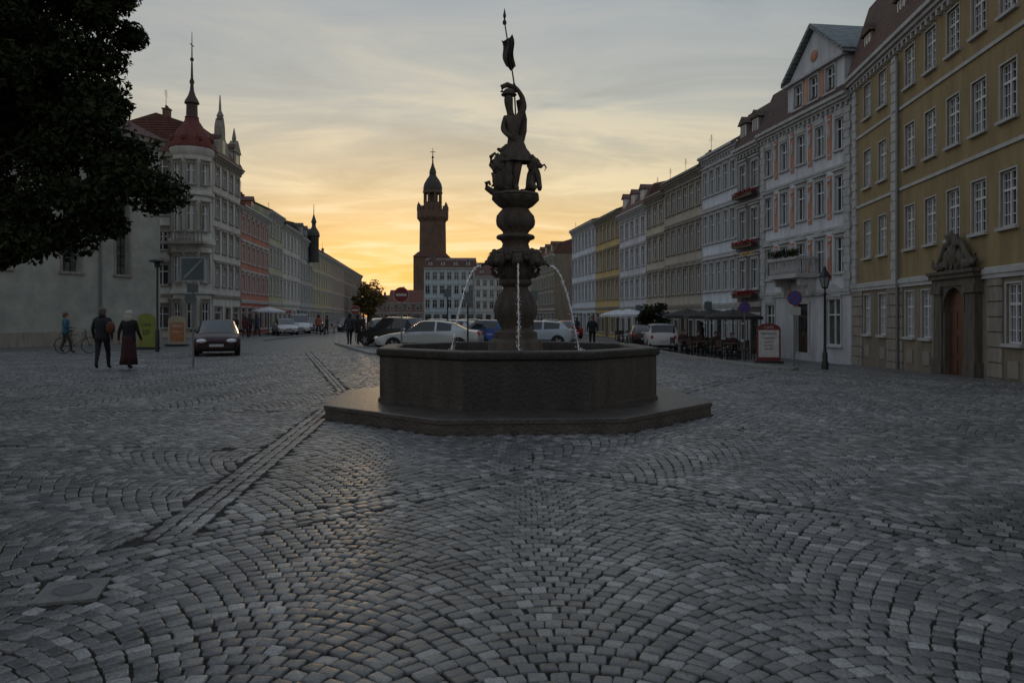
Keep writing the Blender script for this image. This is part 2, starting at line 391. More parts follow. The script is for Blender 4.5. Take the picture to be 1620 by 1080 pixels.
q=MB(); q.ball(((x0+x1)/2,-.14,zt+2.65),(.36,.07,.30),18,0); q.obj('medallion',[SAL],gb,smooth=60)
B=MB(); bx0,bx1=3.2,6.4; bz=4.35
B.box(bx0,bx1,-1.15,0,bz,bz+.22)
for x in (bx0+.3,bx1-.3): B.yprism([(x-.15,bz-.9),(x+.15,bz-.9),(x+.15,bz),(x-.15,bz)],-.45,0); B.yprism([(x-.13,bz-.4),(x+.13,bz-.4),(x+.13,bz),(x-.13,bz)],-.9,-.45)
n=14
for i in range(n+1):
    x=bx0+.1+(bx1-bx0-.2)*i/n; B.lathe([(.04,bz+.22),(.07,bz+.4),(.035,bz+.7),(.05,bz+.95)],8,(x,-1.05))
for i in range(5):
    for x in(bx0+.08,bx1-.08): B.lathe([(.04,bz+.22),(.07,bz+.4),(.035,bz+.7),(.05,bz+.95)],8,(x,-.9+i*.2))
B.box(bx0,bx1,-1.15,-.95,bz+.95,bz+1.08); B.box(bx0,bx0+.16,-.95,0,bz+.95,bz+1.08); B.box(bx1-.16,bx1,-.95,0,bz+.95,bz+1.08)
bal=B.obj('balcony',[GREY],EO)

LEAFD=mat('leaf_dark',(.020,.029,.011),.65,.5,4,spec=.15); LEAFG=mat('leaf_green',(.034,.052,.017),.65,.5,3,spec=.15); LEAFO=mat('leaf_autumn_orange_lit',(.22,.12,.03),.6,.5,.8)  # LEAFO: autumn foliage with the orange sunset light painted into its colour
FLOW=mat('red_blossom',(.45,.02,.03),.6,.3,6)
def leaves(centers,radii,per,size,flat=.75):
    C=[];
    for c,r in zip(centers,radii):
        p=rng.normal(size=(per,3)); p/=np.linalg.norm(p,axis=1)[:,None]; p*= (rng.random((per,1))**.45)*r; p[:,2]*=flat
        C.append(p+np.array(c))
    C=np.concatenate(C); n=len(C)
    a=rng.normal(size=(n,3)); a/=np.linalg.norm(a,axis=1)[:,None]; b=rng.normal(size=(n,3)); b-= (b*a).sum(1)[:,None]*a; b/=np.linalg.norm(b,axis=1)[:,None]
    s=size*(.6+.8*rng.random((n,1)))
    V=np.stack([C-a*s,C-b*s*.45+a*s*.1,C+a*s,C+b*s*.45+a*s*.1],1).reshape(-1,3)
    return V,n
def leaf_obj(name,V,n,m,parent,m2=None,fr=.35,**kw):
    me=bpy.data.meshes.new(name); me.vertices.add(n*4); me.vertices.foreach_set('co',V.astype(np.float32).ravel())
    me.loops.add(n*4); me.loops.foreach_set('vertex_index',np.arange(n*4,dtype=np.int32)); me.polygons.add(n)
    me.polygons.foreach_set('loop_start',np.arange(0,n*4,4,dtype=np.int32))
    me.materials.append(m)
    if m2: me.materials.append(m2); me.polygons.foreach_set('material_index',(rng.random(n)<fr).astype(np.int32))
    me.update(calc_edges=True); me.validate()
    return mk(name,me,parent,**kw)
V,n=leaves([(bx0+.4+i*.42,-1.05,bz+1.25+.12*random.random()) for i in range(7)],[.3]*7,120,.06); leaf_obj('balcony_plants',V,n,LEAFD,bal,LEAFG)

def rh_(label,d1,d0,ze,wall,ncol,**k):
    return house(label,(XR(d1),d1),(XR(d0),d0),ze,wall,ncol,**k)
EF,LF,HF=rh_('narrow grey townhouse with red flower boxes under its windows',49.7,46.35,12.1,(.17,.16,.165),2,depth=11,roof='mansard',rh=3.8,roofc=(.10,.06,.05),dorm=2,ww=.9,trim=GREY,ground='plain',gfc=(.10,.09,.09))
fh=(HF-3.3-.35)/3
for k in range(3):
    q=MB(); z=3.3+k*fh+fh*.05; q.box(.3,LF-.3,-.5,-.14,z+.1,z+.34)
    fb=q.obj('flower_box',[DARKW],EF); V,n=leaves([(.45+i*.34,-.36,z+.36) for i in range(8)],[.3]*8,90,.06); leaf_obj('flowers',V,n,LEAFD,fb,FLOW,.65)
text('METROPOL',.42,EF,(LF/2,-.08,3.3+.98*fh-.1),(R(90),0,0),mat('gilt_letters',(.75,.5,.12),.3,.1,metal=.2),name='shop_lettering')
rh_('white plaster townhouse with pale blue window fields',55.6,49.75,12.8,(.60,.64,.71),5,depth=14,rh=4.0,roofc=(.19,.17,.15),ww=.8,style='hood',ground='plain',dorm=0,chim=1)
rh_('weathered cream townhouse with rows of pedimented windows',63.7,55.7,12.4,(.42,.38,.32),6,depth=14,rh=3.8,roofc=(.17,.15,.13),styles=['ped','hood','hood'],ww=.8,trim=SANDW,chim=1)
rh_('narrow cream townhouse with sandstone window surrounds',68.7,63.8,11.9,(.50,.44,.35),3,depth=12,rh=3.2,roofc=(.14,.11,.09),trim=SANDW,chim=1)
rh_('lilac white townhouse with curved mansard gable and dormers',77.4,68.8,11.5,(.60,.59,.65),5,depth=12,roof='mansard',rh=3.0,roofc=(.14,.07,.05),dorm=3)
rh_('yellow ochre townhouse with dark tiled roof',87.4,77.5,12.2,(.58,.42,.18),6,depth=12,rh=2.2,roofc=(.12,.08,.07),trim=SANDW,chim=2)
rh_('white and pale blue corner townhouse with attic parapet',100,87.5,12.4,(.62,.66,.74),7,depth=13,rh=1.4,roofc=(.10,.09,.09),chim=1)
rh_('dark brown townhouse with steep red roof',131,112,10.6,(.20,.16,.12),7,depth=8,roof='mansard',rh=2.6,roofc=(.13,.06,.04),dorm=4)
rh_('plain cream house at the narrow end of the street',160,132,9.5,(.34,.31,.25),8,depth=9,rh=2.5,chim=2)

# =============== left side ===============
def XL(d): return -17.62-.098*d
def lh(label,d0,d1,ze,wall,ncol,**k): return house(label,(XL(d0),d0),(XL(d1),d1),ze,wall,ncol,**k)
lh('salmon red townhouse with shopfronts and dark roof',69.7,81.4,11.6,(.42,.17,.12),6,depth=11,rh=3.0,roofc=(.12,.06,.05),gfc=(.36,.09,.07),chim=1,dorm=2)
lh('pale green cream townhouse with steep roof',81.5,88.7,12.7,(.40,.40,.27),4,depth=11,rh=2.6,roofc=(.10,.08,.08),chim=1)
lh('cream white townhouse with tall windows',88.8,100.2,12.1,(.52,.50,.46),5,depth=11,rh=2.8,chim=1)
lh('grey townhouse with small corner spire',100.3,110.4,11.8,(.34,.35,.34),5,depth=11,roof='mansard',rh=3.0,roofc=(.08,.07,.07),dorm=3)
lh('yellow beige townhouse with shallow roof',110.5,130.6,11.0,(.46,.38,.22),8,depth=11,rh=2.0,chim=2)
lh('pink and cream townhouse',130.7,148.6,11.0,(.42,.29,.22),7,depth=11,rh=2.2,chim=2)
lh('brown building with large tiled gable roof',148.7,183,11.0,(.24,.17,.11),11,depth=16,rh=5.0,roofc=(.13,.06,.04),chim=3)
sp=MB(); sx,sy=XL(107)+.7,107
sp.lathe([(.7,9),(.7,12.4),(.85,12.6),(.75,13.1),(.4,13.7),(.28,13.9),(.28,14.4),(.4,14.5),(.24,15.0),(.06,15.6),(.03,17.0)],12,(sx,sy),0)
ts=sp.obj('corner_turret',[roofmat((.07,.07,.07))],smooth=40); ts['label']='small dark onion spire turret over the grey townhouse corner'; ts['category']='turret'

CX,CY=-25.4,61.4
PALE=(.50,.49,.46)
EC,LC,HC=house('pale grey corner building with ornate facade and round corner turret',(-24.0,62.2),(XL(69.6),69.6),14.6,PALE,4,4,zb=-.3,depth=9,roof='mansard',rh=3.2,roofc=(.12,.045,.035),dorm=2,
   styles=['hood','ped','hood','arch'],trim=SANDW,gh=3.6,name='corner_building',cat='building',ww=.95)
ang=math.atan2(69.6-62.2,XL(69.6)+24.0)
inv=(Matrix.Translation((-24.0,62.2,-.3))@Matrix.Rotation(ang,4,'Z')).inverted()
FW=bpy.data.objects.new('front_wing',None); COL.objects.link(FW); FW.parent=EC
FW.matrix_local=inv@Matrix.Translation((-32.2,60.6,-.3))
fh=(14.9-3.6-.35)/4
wing=MB(); cs=[1.0,2.9,4.8]
band(wing,6.2,0,3.6,[(c-.5,c+.5,.9,2.6) for c in cs],0)
for c in cs: put_win(FW,c,.9,1.0,1.7,'hood',SANDW,False)
for k in range(4):
    z=3.6+k*fh; band(wing,6.2,z,z+fh,[(c-.48,c+.48,z+.7,z+.7+1.6) for c in cs],0)
    for c in cs: put_win(FW,c,z+.7,.96,1.6,'hood' if k%2 else 'ped',SANDW,False)
wing.add([(0,0,0),(0,0,14.6),(0,9,14.6),(0,9,0)],[(0,1,2,3)],0)
wing.obj('wall',[wallmat(PALE)],FW)
r=MB(); r.xprism([(-.3,14.6),(.9,15.9),(4.5,16.5),(9,14.6)],-.1,7.0); r.obj('roof',[roofmat((.12,.045,.035))],FW)
r=MB(); r.box(0,6.2,-.3,0,14.3,14.62); r.box(0,6.2,-.12,0,3.4,3.6); r.obj('cornice',[SANDW],FW)
T=MB()
T.lathe([(1.45,0),(1.45,3.5),(1.65,3.6),(1.65,3.85),(1.5,3.9),(1.5,7.2),(1.75,7.5),(1.75,7.9),(1.5,8.0),(1.5,11.2),(1.7,11.3),(1.7,11.5),(1.5,11.6),(1.5,14.4),(1.65,14.6),(1.72,14.95),(1.65,15.05)],16,(0,0),0)
tur=T.obj('turret',[wallmat(PALE)],EC,smooth=30)
tur.matrix_local=inv@Matrix.Translation((CX,CY,-.3))
for z,h in((.9,2.0),(4.5,2.0),(8.5,2.0),(12.1,1.6)):
    for a in (-150,-110,-70,-30):
        o=mk('window',win_mesh(.62,h,'hood',SANDW,False,False)[0],tur); aa=R(a)
        o.location=(1.62*math.cos(aa),1.62*math.sin(aa),z); o.rotation_euler=(0,0,aa+R(90))
D=MB(); D.lathe([(1.74,15.05),(1.7,15.35),(1.5,15.9),(1.15,16.45),(.82,16.9),(.56,17.3),(.48,17.6)],16,(0,0),0)
D.lathe([(.55,17.55),(.5,17.65),(.44,17.7),(.42,18.6),(.58,18.7),(.52,18.9),(.30,19.3),(.17,19.7),(.12,20.2),(.2,20.4),(.1,20.7),(.06,22),(.02,24.4)],12,(0,0),1)
for a in (-135,-90,-45,0):
    aa=R(a); c,s=math.cos(aa),math.sin(aa); D.ball((1.55*c,1.55*s,15.75),(.22,.22,.3),8,0)
D.box(-.02,.02,-.35,.35,23.3,23.36,1); D.ball((0,0,22.2),.16,8,1)
D.obj('turret_dome',[roofmat((.15,.035,.025)),mat('lantern_dark',(.06,.03,.028),.6,.3)],tur,smooth=40)
q=MB(); q.yprism([(.4,14.9),(3.9,14.9),(3.3,16.2),(2.6,16.6),(2.5,17.6),(2.15,18.3),(1.8,17.6),(1.7,16.6),(1.0,16.2)],-.15,.5,0); q.lathe([(.22,18.2),(.3,18.5),(.12,18.9),(.04,20.2)],8,(2.15,.15),0)
q.box(1.75,2.55,-.17,-.15,15.3,16.4,1); q.obj('gable',[SANDW,GLASS],EC)
q=MB(); q.box(5.2,6.9,-.12,.5,14.9,16.2,0); q.yprism([(5.0,16.2),(7.1,16.2),(6.05,17.3)],-.2,.5,0); q.lathe([(.15,17.2),(.2,17.5),(.03,18.4)],8,(6.05,.15),0); q.box(5.6,6.5,-.14,-.12,15.1,16.0,1); q.obj('gable',[SANDW,GLASS],EC)
q=MB(); q.box(-1.7,1.7,-2.15,-1.2,7.4,7.6); 
for i in range(12): q.lathe([(.05,7.6),(.08,7.9),(.05,8.3)],6,(-1.6+i*.29,-2.05))
q.box(-1.7,1.7,-2.15,-1.95,8.3,8.45); q.obj('balcony',[SANDW],tur)

CH=empty('church','large grey plastered church wall with tall recessed windows','church',(-27.0,36.0,-.2),math.atan2(12.2,5.1),None)
W=MB(); Lc=13.2; Hc=12.6
ops=[(2.6,3.7,4.2,8.6),(6.6,7.7,4.2,8.6),(10.0,10.9,4.2,8.6)]
band(W,Lc,0,Hc,ops,0,rd=.4)
W.add([(0,0,0),(0,0,Hc),(0,14,Hc),(0,14,0)],[(0,1,2,3)]); W.add([(Lc,0,0),(Lc,0,Hc),(Lc,14,Hc),(Lc,14,0)],[(3,2,1,0)])
OCP=mat('old_church_plaster',(.34,.345,.31),.9,.3,.8,.6,14)
W.obj('wall',[OCP],CH)
for o in ops:
    q=MB(); q.box(o[0],o[1],.36,.4,o[2],o[3],0)
    for i in range(1,3): q.box(o[0]+(o[1]-o[0])*i/3-.02,o[0]+(o[1]-o[0])*i/3+.02,.33,.36,o[2],o[3],1)
    for i in range(1,8): q.box(o[0],o[1],.33,.355,o[2]+i*.55,o[2]+i*.55+.03,1)
    q.obj('window',[GLASS2,METAL],CH)
    q=MB(); q.box(o[0]-.14,o[0],-.03,0,o[2],o[3]); q.box(o[1],o[1]+.14,-.03,0,o[2],o[3]); q.box(o[0]-.14,o[1]+.14,-.03,0,o[3],o[3]+.15); q.box(o[0]-.2,o[1]+.2,-.1,0,o[2]-.14,o[2]); q.obj('window_surround',[SANDW],CH)
q=MB(); q.tube([(8.9,-.12,12.3),(8.9,-.12,.2)],.07,8); q.obj('downpipe',[GALV],CH)
q=MB(); q.box(-.1,Lc+.1,-.3,0,Hc-.3,Hc); q.obj('cornice',[SANDW],CH)
q=MB(); q.box(-.05,Lc+.05,-.12,0,0,.9); q.obj('plinth',[SANDW],CH)
q=MB(); q.add([(-.3,-.4,Hc),(Lc+.3,-.4,Hc),(Lc+.3,14,Hc),(-.3,14,Hc),(3,7,Hc+5),(Lc-6,7,Hc+5)],[(0,1,5,4),(1,2,5),(2,3,4,5),(3,0,4),(3,2,1,0)]); q.obj('roof',[roofmat((.11,.05,.04))],CH)
AN=empty('church_annex','low stone annex with arched doorway beside the church','building',(-31.0,35.6,-.2),0)
W=MB(); band(W,4.2,0,6.0,[(1.6,2.9,.1,2.7)],0); W.add([(4.2,0,0),(4.2,0,6),(4.2,8,6),(4.2,8,0)],[(3,2,1,0)]); W.obj('wall',[SANDW],AN)
q=MB(); q.add([(-.2,-.3,6),(4.4,-.3,6),(4.4,8,8),(-.2,8,8)],[(0,1,2,3)]); q.obj('roof',[roofmat((.11,.05,.04))],AN); make_door(AN,2.25,.1,1.3,2.6,SANDW)

# =============== centre background ===============
def ch(label,x0,x1,y,ze,wall,ncol,**k): return house(label,(x0,y),(x1,y),ze,wall,ncol,**k)
ch('pale blue grey four storey building closing the square',-22.3,-9.5,196,13.8,(.42,.51,.56),7,depth=14,roof='mansard',rh=3.0,roofc=(.12,.06,.05),dorm=4,ww=1.1)
ch('white townhouse with red tiled roof below the tower',-9.3,-2.5,193,11.5,(.50,.51,.49),4,depth=12,rh=3.6,roofc=(.12,.055,.04),dorm=2)
ch('grey townhouse with dark roof',-2.3,9,191,12.5,(.28,.27,.25),5,depth=12,roof='hip',rh=4,roofc=(.08,.06,.06))
ch('cream house partly hidden by the fountain',9.2,17,175,12.2,(.30,.28,.24),5,depth=12,roof='mansard',rh=3,dorm=3)
ch('low red roofed house beside the tower',-34.5,-25,215,5.2,(.22,.13,.09),4,nfl=1,depth=10,rh=3.6,roofc=(.16,.06,.04),chim=1)
ch('small dark gatehouse under the tower',-41,-35,225,5.0,(.2,.15,.12),3,nfl=1,depth=10,rh=2.6,chim=1)
sp=MB(); sp.lathe([(1.1,11),(1.1,14.8),(1.3,15),(1.1,15.9),(.5,16.9),(.25,17.4),(.05,19)],8,(-20.3,198.5),0)
t=sp.obj('corner_turret',[roofmat((.08,.06,.055))]); t['label']='small dark roof turret over the pale blue building'; t['category']='turret'
TB=mat('tower_brick',(.145,.088,.062),.9,.35,.5,.3,4)
TW=empty('gate_tower','tall medieval brick gate tower with gallery, lantern and onion dome','tower',(-25.3,247,-.8))
b=MB(); b.box(-5.5,5.5,-5.5,5.5,0,21,0)
b.add([(-5.7,-5.7,21),(5.7,-5.7,21),(5.7,5.7,21),(-5.7,5.7,21),(-4.1,-4.1,22.6),(4.1,-4.1,22.6),(4.1,4.1,22.6),(-4.1,4.1,22.6)],[(0,1,5,4),(1,2,6,5),(2,3,7,6),(3,0,4,7)],1)
b.lathe([(4.3,21),(4.15,32.2),(5.0,33.6),(5.0,35.8),(4.6,35.8),(4.6,35.3)],28,(0,0),0)
for zz in(10,15,24,28): b.box(-.35,.35,-5.52 if zz<20 else -4.28,-5.3 if zz<20 else -3.9,zz,zz+1.4,2)
b.obj('shaft',[TB,roofmat((.12,.05,.035)),GLASS],TW,smooth=30)
b=MB()
for i in range(20):
    a=2*math.pi*i/20; b.prism([(4.55*math.cos(a-.09),4.55*math.sin(a-.09)),(5.05*math.cos(a-.09),5.05*math.sin(a-.09)),(5.05*math.cos(a+.09),5.05*math.sin(a+.09)),(4.55*math.cos(a+.09),4.55*math.sin(a+.09))],35.8,37.1,0)
for i in range(8):
    a=2*math.pi*i/8+.39; b.lathe([(.4,33),(.4,37.2),(.5,37.3),(.05,38.6)],8,(4.7*math.cos(a),4.7*math.sin(a)),0)
b.obj('battlement',[TB],TW)
b=MB(); b.lathe([(3.0,35.3),(3.0,38.3),(3.15,38.5),(2.9,38.6)],8,(0,0),0,rot=.39)
for i in range(8):
    a=2*math.pi*i/8+.39; b.lathe([(.42,38.6),(.42,41.4)],6,(2.6*math.cos(a),2.6*math.sin(a)),0)
b.lathe([(1.2,38.6),(1.2,41.4)],8,(0,0),0); b.lathe([(3.2,41.4),(3.3,41.9),(3.1,42.3)],8,(0,0),0,rot=.39); b.obj('lantern',[TB],TW)
b=MB(); b.lathe([(3.0,42.3),(3.05,43.2),(2.75,44.5),(2.0,45.9),(1.25,46.9),(1.0,47.6),(1.15,47.8),(1.0,48.8),(.55,50.0),(.25,51.2),(.15,53),(.06,56)],16,(0,0),0); b.ball((0,0,53),.4,8); b.box(-.9,.9,-.05,.05,54.6,54.8)
b.obj('dome',[roofmat((.07,.06,.055))],TW,smooth=40)

# =============== trees ===============
def tree(label,loc,h,cr,cz,nc,per,ls,m,m2,name='tree',cen=None,rad=.9,seed=1):
    random.seed(seed); E=empty(name,label,'tree',loc)
    T=MB(); T.tube([(0,0,-.2),(.05,0,h*.15),(0,.1,h*.3),(-.1,0,h*.55),(0,0,h*.8)],[h*.035,h*.028,h*.025,h*.018,h*.006],10)
    if cen is None:
        cen=[]
        for i in range(nc):
            d=Vector((random.gauss(0,1),random.gauss(0,1),random.gauss(0,1))).normalized()*(random.random()**.35)
            cen.append((d.x*cr[0],d.y*cr[1],cz+d.z*cr[2]))
    for c in cen[::4]:
        s=Vector((0,0,min(h*.6,max(h*.22,c[2]*.6)))); e=s+(Vector(c)-s)*.85; m_=(s+e)/2+Vector((0,0,-.2))
        T.tube([s,m_,e],[h*.008,h*.005,h*.0015],6)
    T.obj('trunk',[mat('bark',(.05,.038,.028),.9,.4,6,.8,20)],E,smooth=60)
    V,n=leaves(cen,[rad*random.uniform(.6,1.15) for _ in cen],per,ls); leaf_obj('crown',V,n,m,E,m2)
    return E
random.seed(3)
TX,TY=-12.1,13.2
cen=[]
while len(cen)<360:
    d=Vector((random.gauss(0,1),random.gauss(0,1),random.gauss(0,1))).normalized()*(random.random()**.3)
    p=(d.x*4.8,d.y*3.4,6.9+d.z*4.3)
    if p[2]>2.8+max(0,.30*(p[0]+2)): cen.append(p)
for x,z in((-6.75,7.6),(-6.7,7.0),(-6.8,6.5),(-7.1,6.1),(-7.3,5.7),(-7.1,5.3),(-6.9,4.8),(-6.7,4.4),(-6.7,4.05),(-6.5,3.85),(-6.25,3.72),(-6.85,3.5),(-7.2,3.2),(-7.7,2.95),(-8.1,2.75),(-8.6,2.65),(-9,2.65),(-9.5,2.6),(-7.6,3.6),(-7.7,5.0),(-8.2,3.3),(-7.9,4.2),(-8.3,5.4),(-7.8,6.2),(-8.8,3.6),(-9.3,3.2),(-7.5,7.0),(-7.4,4.4),(-8.6,4.6),(-9.2,4.0)):
    for k in range(2): cen.append((x-TX+random.uniform(-.15,.05),random.uniform(-.6,.6),z))
tree('large dark leafy tree with overhanging crown',(TX,TY,0),9.5,None,0,0,680,.060,LEAFD,LEAFG,name='leafy_tree',cen=cen,rad=.54,seed=5)
for i,(x,y,h) in enumerate(((-30.5,152,8.5),(-33,166,8),(-36,185,11))):
    tree('autumn tree at the end of the street, painted orange-lit',(x+2.2,y,g(x,y)),h,(h*.3,h*.3,h*.38),h*.62,26,90,.3,LEAFO,LEAFG,name='street_tree',rad=h*.14,seed=10+i)
tree('small dark tree beside the parked cars',(9.6,52,g(9.6,52)),3.4,(1.0,1.0,.9),1.9,26,130,.10,LEAFD,LEAFG,name='small_tree',rad=.45,seed=30)

# =============== fountain ===============
FX,FY=.06,13.15
F=empty('fountain','octagonal sandstone market fountain with carved column and knight statue','fountain',(FX,FY,0),R(4))
def octo(ap,rot=0):
    rr=ap/math.cos(math.pi/8); return [(rr*math.cos(math.pi/8+i*math.pi/4+rot),rr*math.sin(math.pi/8+i*math.pi/4+rot)) for i in range(8)]
def octring(mb,prof,mi=lambda i:0):
    for i in range(8):
        vs=[];fs=[]
        for a,z in prof:
            o=octo(a); vs+= [(*o[i],z),(*o[(i+1)%8],z)]
        for j in range(len(prof)-1): fs.append((2*j,2*j+1,2*j+3,2*j+2))
        mb.add(vs,fs,mi(i))
STEPM=mat('step_stone',(.066,.055,.048),.40,.55,3,.5,22)
b=MB(); octring(b,[(2.98,-.25),(2.98,.13),(3.0,.14),(3.0,.195),(2.98,.205),(2.2,.215)]); b.obj('step',[STEPM],F)
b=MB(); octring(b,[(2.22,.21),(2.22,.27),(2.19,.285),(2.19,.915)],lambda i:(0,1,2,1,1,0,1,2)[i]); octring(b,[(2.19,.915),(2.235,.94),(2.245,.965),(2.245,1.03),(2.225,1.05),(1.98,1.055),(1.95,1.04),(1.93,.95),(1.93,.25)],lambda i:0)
for x,y in octo(2.19):
    a=math.atan2(y,x); c,s=math.cos(a),math.sin(a); w=.05
    b.prism([(x-s*w-c*.03,y+c*w-s*.03),(x+c*.006,y+s*.006),(x+s*w-c*.03,y-c*w-s*.03)],.29,.912,2)
o=b.obj('basin',[STONEB,STONEB2,STONEB3],F,smooth=25)
wm=bpy.data.materials.new('fountain_water'); wm.use_nodes=True; B=wm.node_tree.nodes['Principled BSDF']; B.inputs['Base Color'].default_value=(.02,.03,.03,1); B.inputs['Roughness'].default_value=.05
nz=wm.node_tree.nodes.new('ShaderNodeTexNoise'); nz.inputs['Scale'].default_value=7; bp=wm.node_tree.nodes.new('ShaderNodeBump'); bp.inputs['Strength'].default_value=.4
wm.node_tree.links.new(nz.outputs[0],bp.inputs['Height']); wm.node_tree.links.new(bp.outputs[0],B.inputs['Normal'])
b=MB(); b.add([(x,y,.88) for x,y in octo(1.94)],[tuple(range(8))]); b.obj('basin_water',[wm],F)
b=MB()
prof=[(.46,.3),(.46,1.10),(.42,1.14),(.37,1.17),(.365,1.28),(.29,1.31),(.25,1.35),(.27,1.42),(.335,1.54),(.36,1.64),(.345,1.74),(.29,1.88),(.225,1.99),(.205,2.04),(.25,2.07),(.28,2.10),(.28,2.14),(.25,2.17),(.28,2.2),(.29,2.34),(.26,2.40),(.31,2.48),(.39,2.58),(.41,2.62),(.34,2.66),(.24,2.70),(.22,2.78),(.25,2.83),(.32,2.86),(.33,2.89),(.31,2.92),(.21,2.95),(.22,2.99),(.29,3.06),(.315,3.15),(.30,3.25),(.24,3.33),(.22,3.37),(.28,3.41),(.34,3.47),(.385,3.52),(.40,3.57),(.37,3.59),(.02,3.60)]
def md(a,z):
    if 1.35<z<1.95 : return .045*math.cos(12*a)
    if 2.98<z<3.34: return .06*math.cos(10*a)+.02*math.sin(17*a+z*9)
    if 2.42<z<2.68: return .10*math.cos(8*a)
    if 2.15<z<2.38: return .05*math.cos(16*a)
    if 3.4<z<3.56: return .05*math.cos(12*a)
    return 0
b.lathe(prof,96,(0,0),0,mod=md)
for i in range(12): 
    a=2*math.pi*i/12; b.ball((.26*math.cos(a),.26*math.sin(a),3.15),(.06,.06,.11),8,0,.4)
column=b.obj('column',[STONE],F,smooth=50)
for i in range(8):
    a=i*math.pi/4; q=MB(); r0=.38
    q.ball((r0,0,2.5),(.10,.10,.13),12,0,.25); q.ball((r0+.09,0,2.46),(.06,.055,.05),8); q.ball((r0+.05,-.05,2.55),.028,6); q.ball((r0+.05,.05,2.55),.028,6)
    for k in range(7):
        w=math.pi*(k/6)-.0; q.ball((r0-.02,.13*math.cos(w),2.52+.12*math.sin(w)),(.05,.04,.05),7,0,.3)
    q.tube([(r0+.02,0,2.36),(r0+.0,0,2.28),(r0-.06,0,2.22),(r0-.1,0,2.27)],[.05,.045,.035,.02],7)
    o=q.obj('lion_mask' if i%2==0 else 'leaf_boss',[STONE],F,smooth=60); o.rotation_euler=(0,0,a)
JW=bpy.data.materials.new('falling_water'); JW.use_nodes=True; B=JW.node_tree.nodes['Principled BSDF']; B.inputs['Base Color'].default_value=(.95,.97,1,1); B.inputs['Roughness'].default_value=.12; B.inputs['Transmission Weight'].default_value=.35; B.inputs['IOR'].default_value=1.33
for i in range(4):
    a=i*math.pi/2; q=MB(); q.tube([(.42,0,2.44),(.52,0,2.44),(.58,0,2.40)],[.022,.02,.02],10); o=q.obj('spout',[COPPER],F,smooth=60); o.rotation_euler=(0,0,a)
    q=MB(); reach=.52 if i in(0,2) else .1
    pts=[];rr=[]
    for k in range(40):
        t=k/39; x=.58+reach*t; z=2.40+.14*t-1.66*t*t if reach>.2 else 2.40-1.52*t
        pts.append((x+random.uniform(-.004,.004),random.uniform(-.004,.004),z)); rr.append(max(.004,.0125+.004*math.sin(k*1.9)+.003*random.random()-(.006*t)))
    q.tube(pts,rr,7)
    for k in range(150):
        t=random.random()**.6; j=int(t*39); p=pts[j]; q.ball((p[0]+random.gauss(0,.010+.018*t),p[1]+random.gauss(0,.010+.018*t),p[2]+random.gauss(0,.02)),random.uniform(.005,.010),6)
    for k in range(24):
        w=random.uniform(0,6.28); q.ball((pts[-1][0]+.09*random.random()*math.cos(w),.09*random.random()*math.sin(w),.9+.1*random.random()),random.uniform(.006,.012),6)
    o=q.obj('water_jet',[JW],F,smooth=60); o.rotation_euler=(0,0,a)

def skin(verts,edges,rad,root=0,sub=2):
    me=bpy.data.meshes.new('s'); me.from_pydata(verts,edges,[]); o=bpy.data.objects.new('s',me); COL.objects.link(o)
    m=o.modifiers.new('k','SKIN'); m.use_smooth_shade=True
    sv=me.skin_vertices[0].data if me.skin_vertices else None
    if sv is None:
        bpy.context.view_layer.objects.active=o; bpy.context.view_layer.update(); sv=me.skin_vertices[0].data
    for i,r in enumerate(rad): sv[i].radius=(r,r) if not hasattr(r,'__len__') else r; sv[i].use_root=(i==root)
    s=o.modifiers.new('u','SUBSURF'); s.levels=sub; s.render_levels=sub
    dg=bpy.context.evaluated_depsgraph_get(); dg.update()
    r=bpy.data.meshes.new_from_object(o.evaluated_get(dg)); bpy.data.objects.remove(o); return r
def fingers(V,E,Rr,wi,wrist,dirv,side,sc=1,curl=.4):
    d=Vector(dirv).normalized(); w=Vector(wrist); s=Vector(side).normalized(); n=d.cross(s).normalized()
    pi=len(V); V.append(tuple(w+d*.05*sc)); Rr.append((.032*sc,.022*sc)); E.append((wi,pi))
    for k in range(4):
        ln=(.07,.08,.075,.06)[k]*sc; off=(k-1.5)*.022*sc; b=w+d*.085*sc+s*off
        i=len(V); V.append(tuple(b)); Rr.append(.0105*sc); E.append((pi,i))
        V.append(tuple(b+d*ln*.55+n*ln*.2*curl)); Rr.append(.009*sc); E.append((i,i+1))
        V.append(tuple(b+d*ln*.95+n*ln*.75*curl)); Rr.append(.008*sc); E.append((i+1,i+2))
    i=len(V); V.append(tuple(w+d*.045*sc-s*.04*sc)); Rr.append(.011*sc); E.append((pi,i)); V.append(tuple(w+d*.085*sc-s*.055*sc+n*.015*sc)); Rr.append(.009*sc); E.append((i,i+1))

S=MB(); S.lathe([(.40,3.59),(.39,3.63),(.30,3.65)],24,(0,0),0)
S.ball((-.20,.0,3.86),(.18,.17,.26),24,0,.6,4); S.ball((-.25,.03,4.10),(.14,.15,.20),20,0,.6,4); S.ball((-.13,.02,4.22),(.15,.14,.18),20,0,.5,4); S.ball((-.07,.03,3.95),(.12,.12,.28),20,0,.4,4)
S.tube([(-.28,0,3.66),(-.40,0,3.66),(-.49,-.02,3.72),(-.50,-.02,3.80),(-.45,-.02,3.82),(-.43,0,3.77)],[.07,.06,.05,.04,.03,.02],8)
S.tube([(-.33,0,4.02),(-.42,0,4.12),(-.42,0,4.25),(-.35,0,4.31),(-.31,0,4.25)],[.05,.042,.036,.028,.02],8)
S.obj('statue_base',[STONE],F,smooth=70)
V=[(.01,0,4.38),(-.04,-.01,4.58),(-.06,-.02,4.80),(-.09,-.02,4.99),(-.115,-.035,5.10),(-.125,-.045,5.21),(-.115,-.03,5.32)]
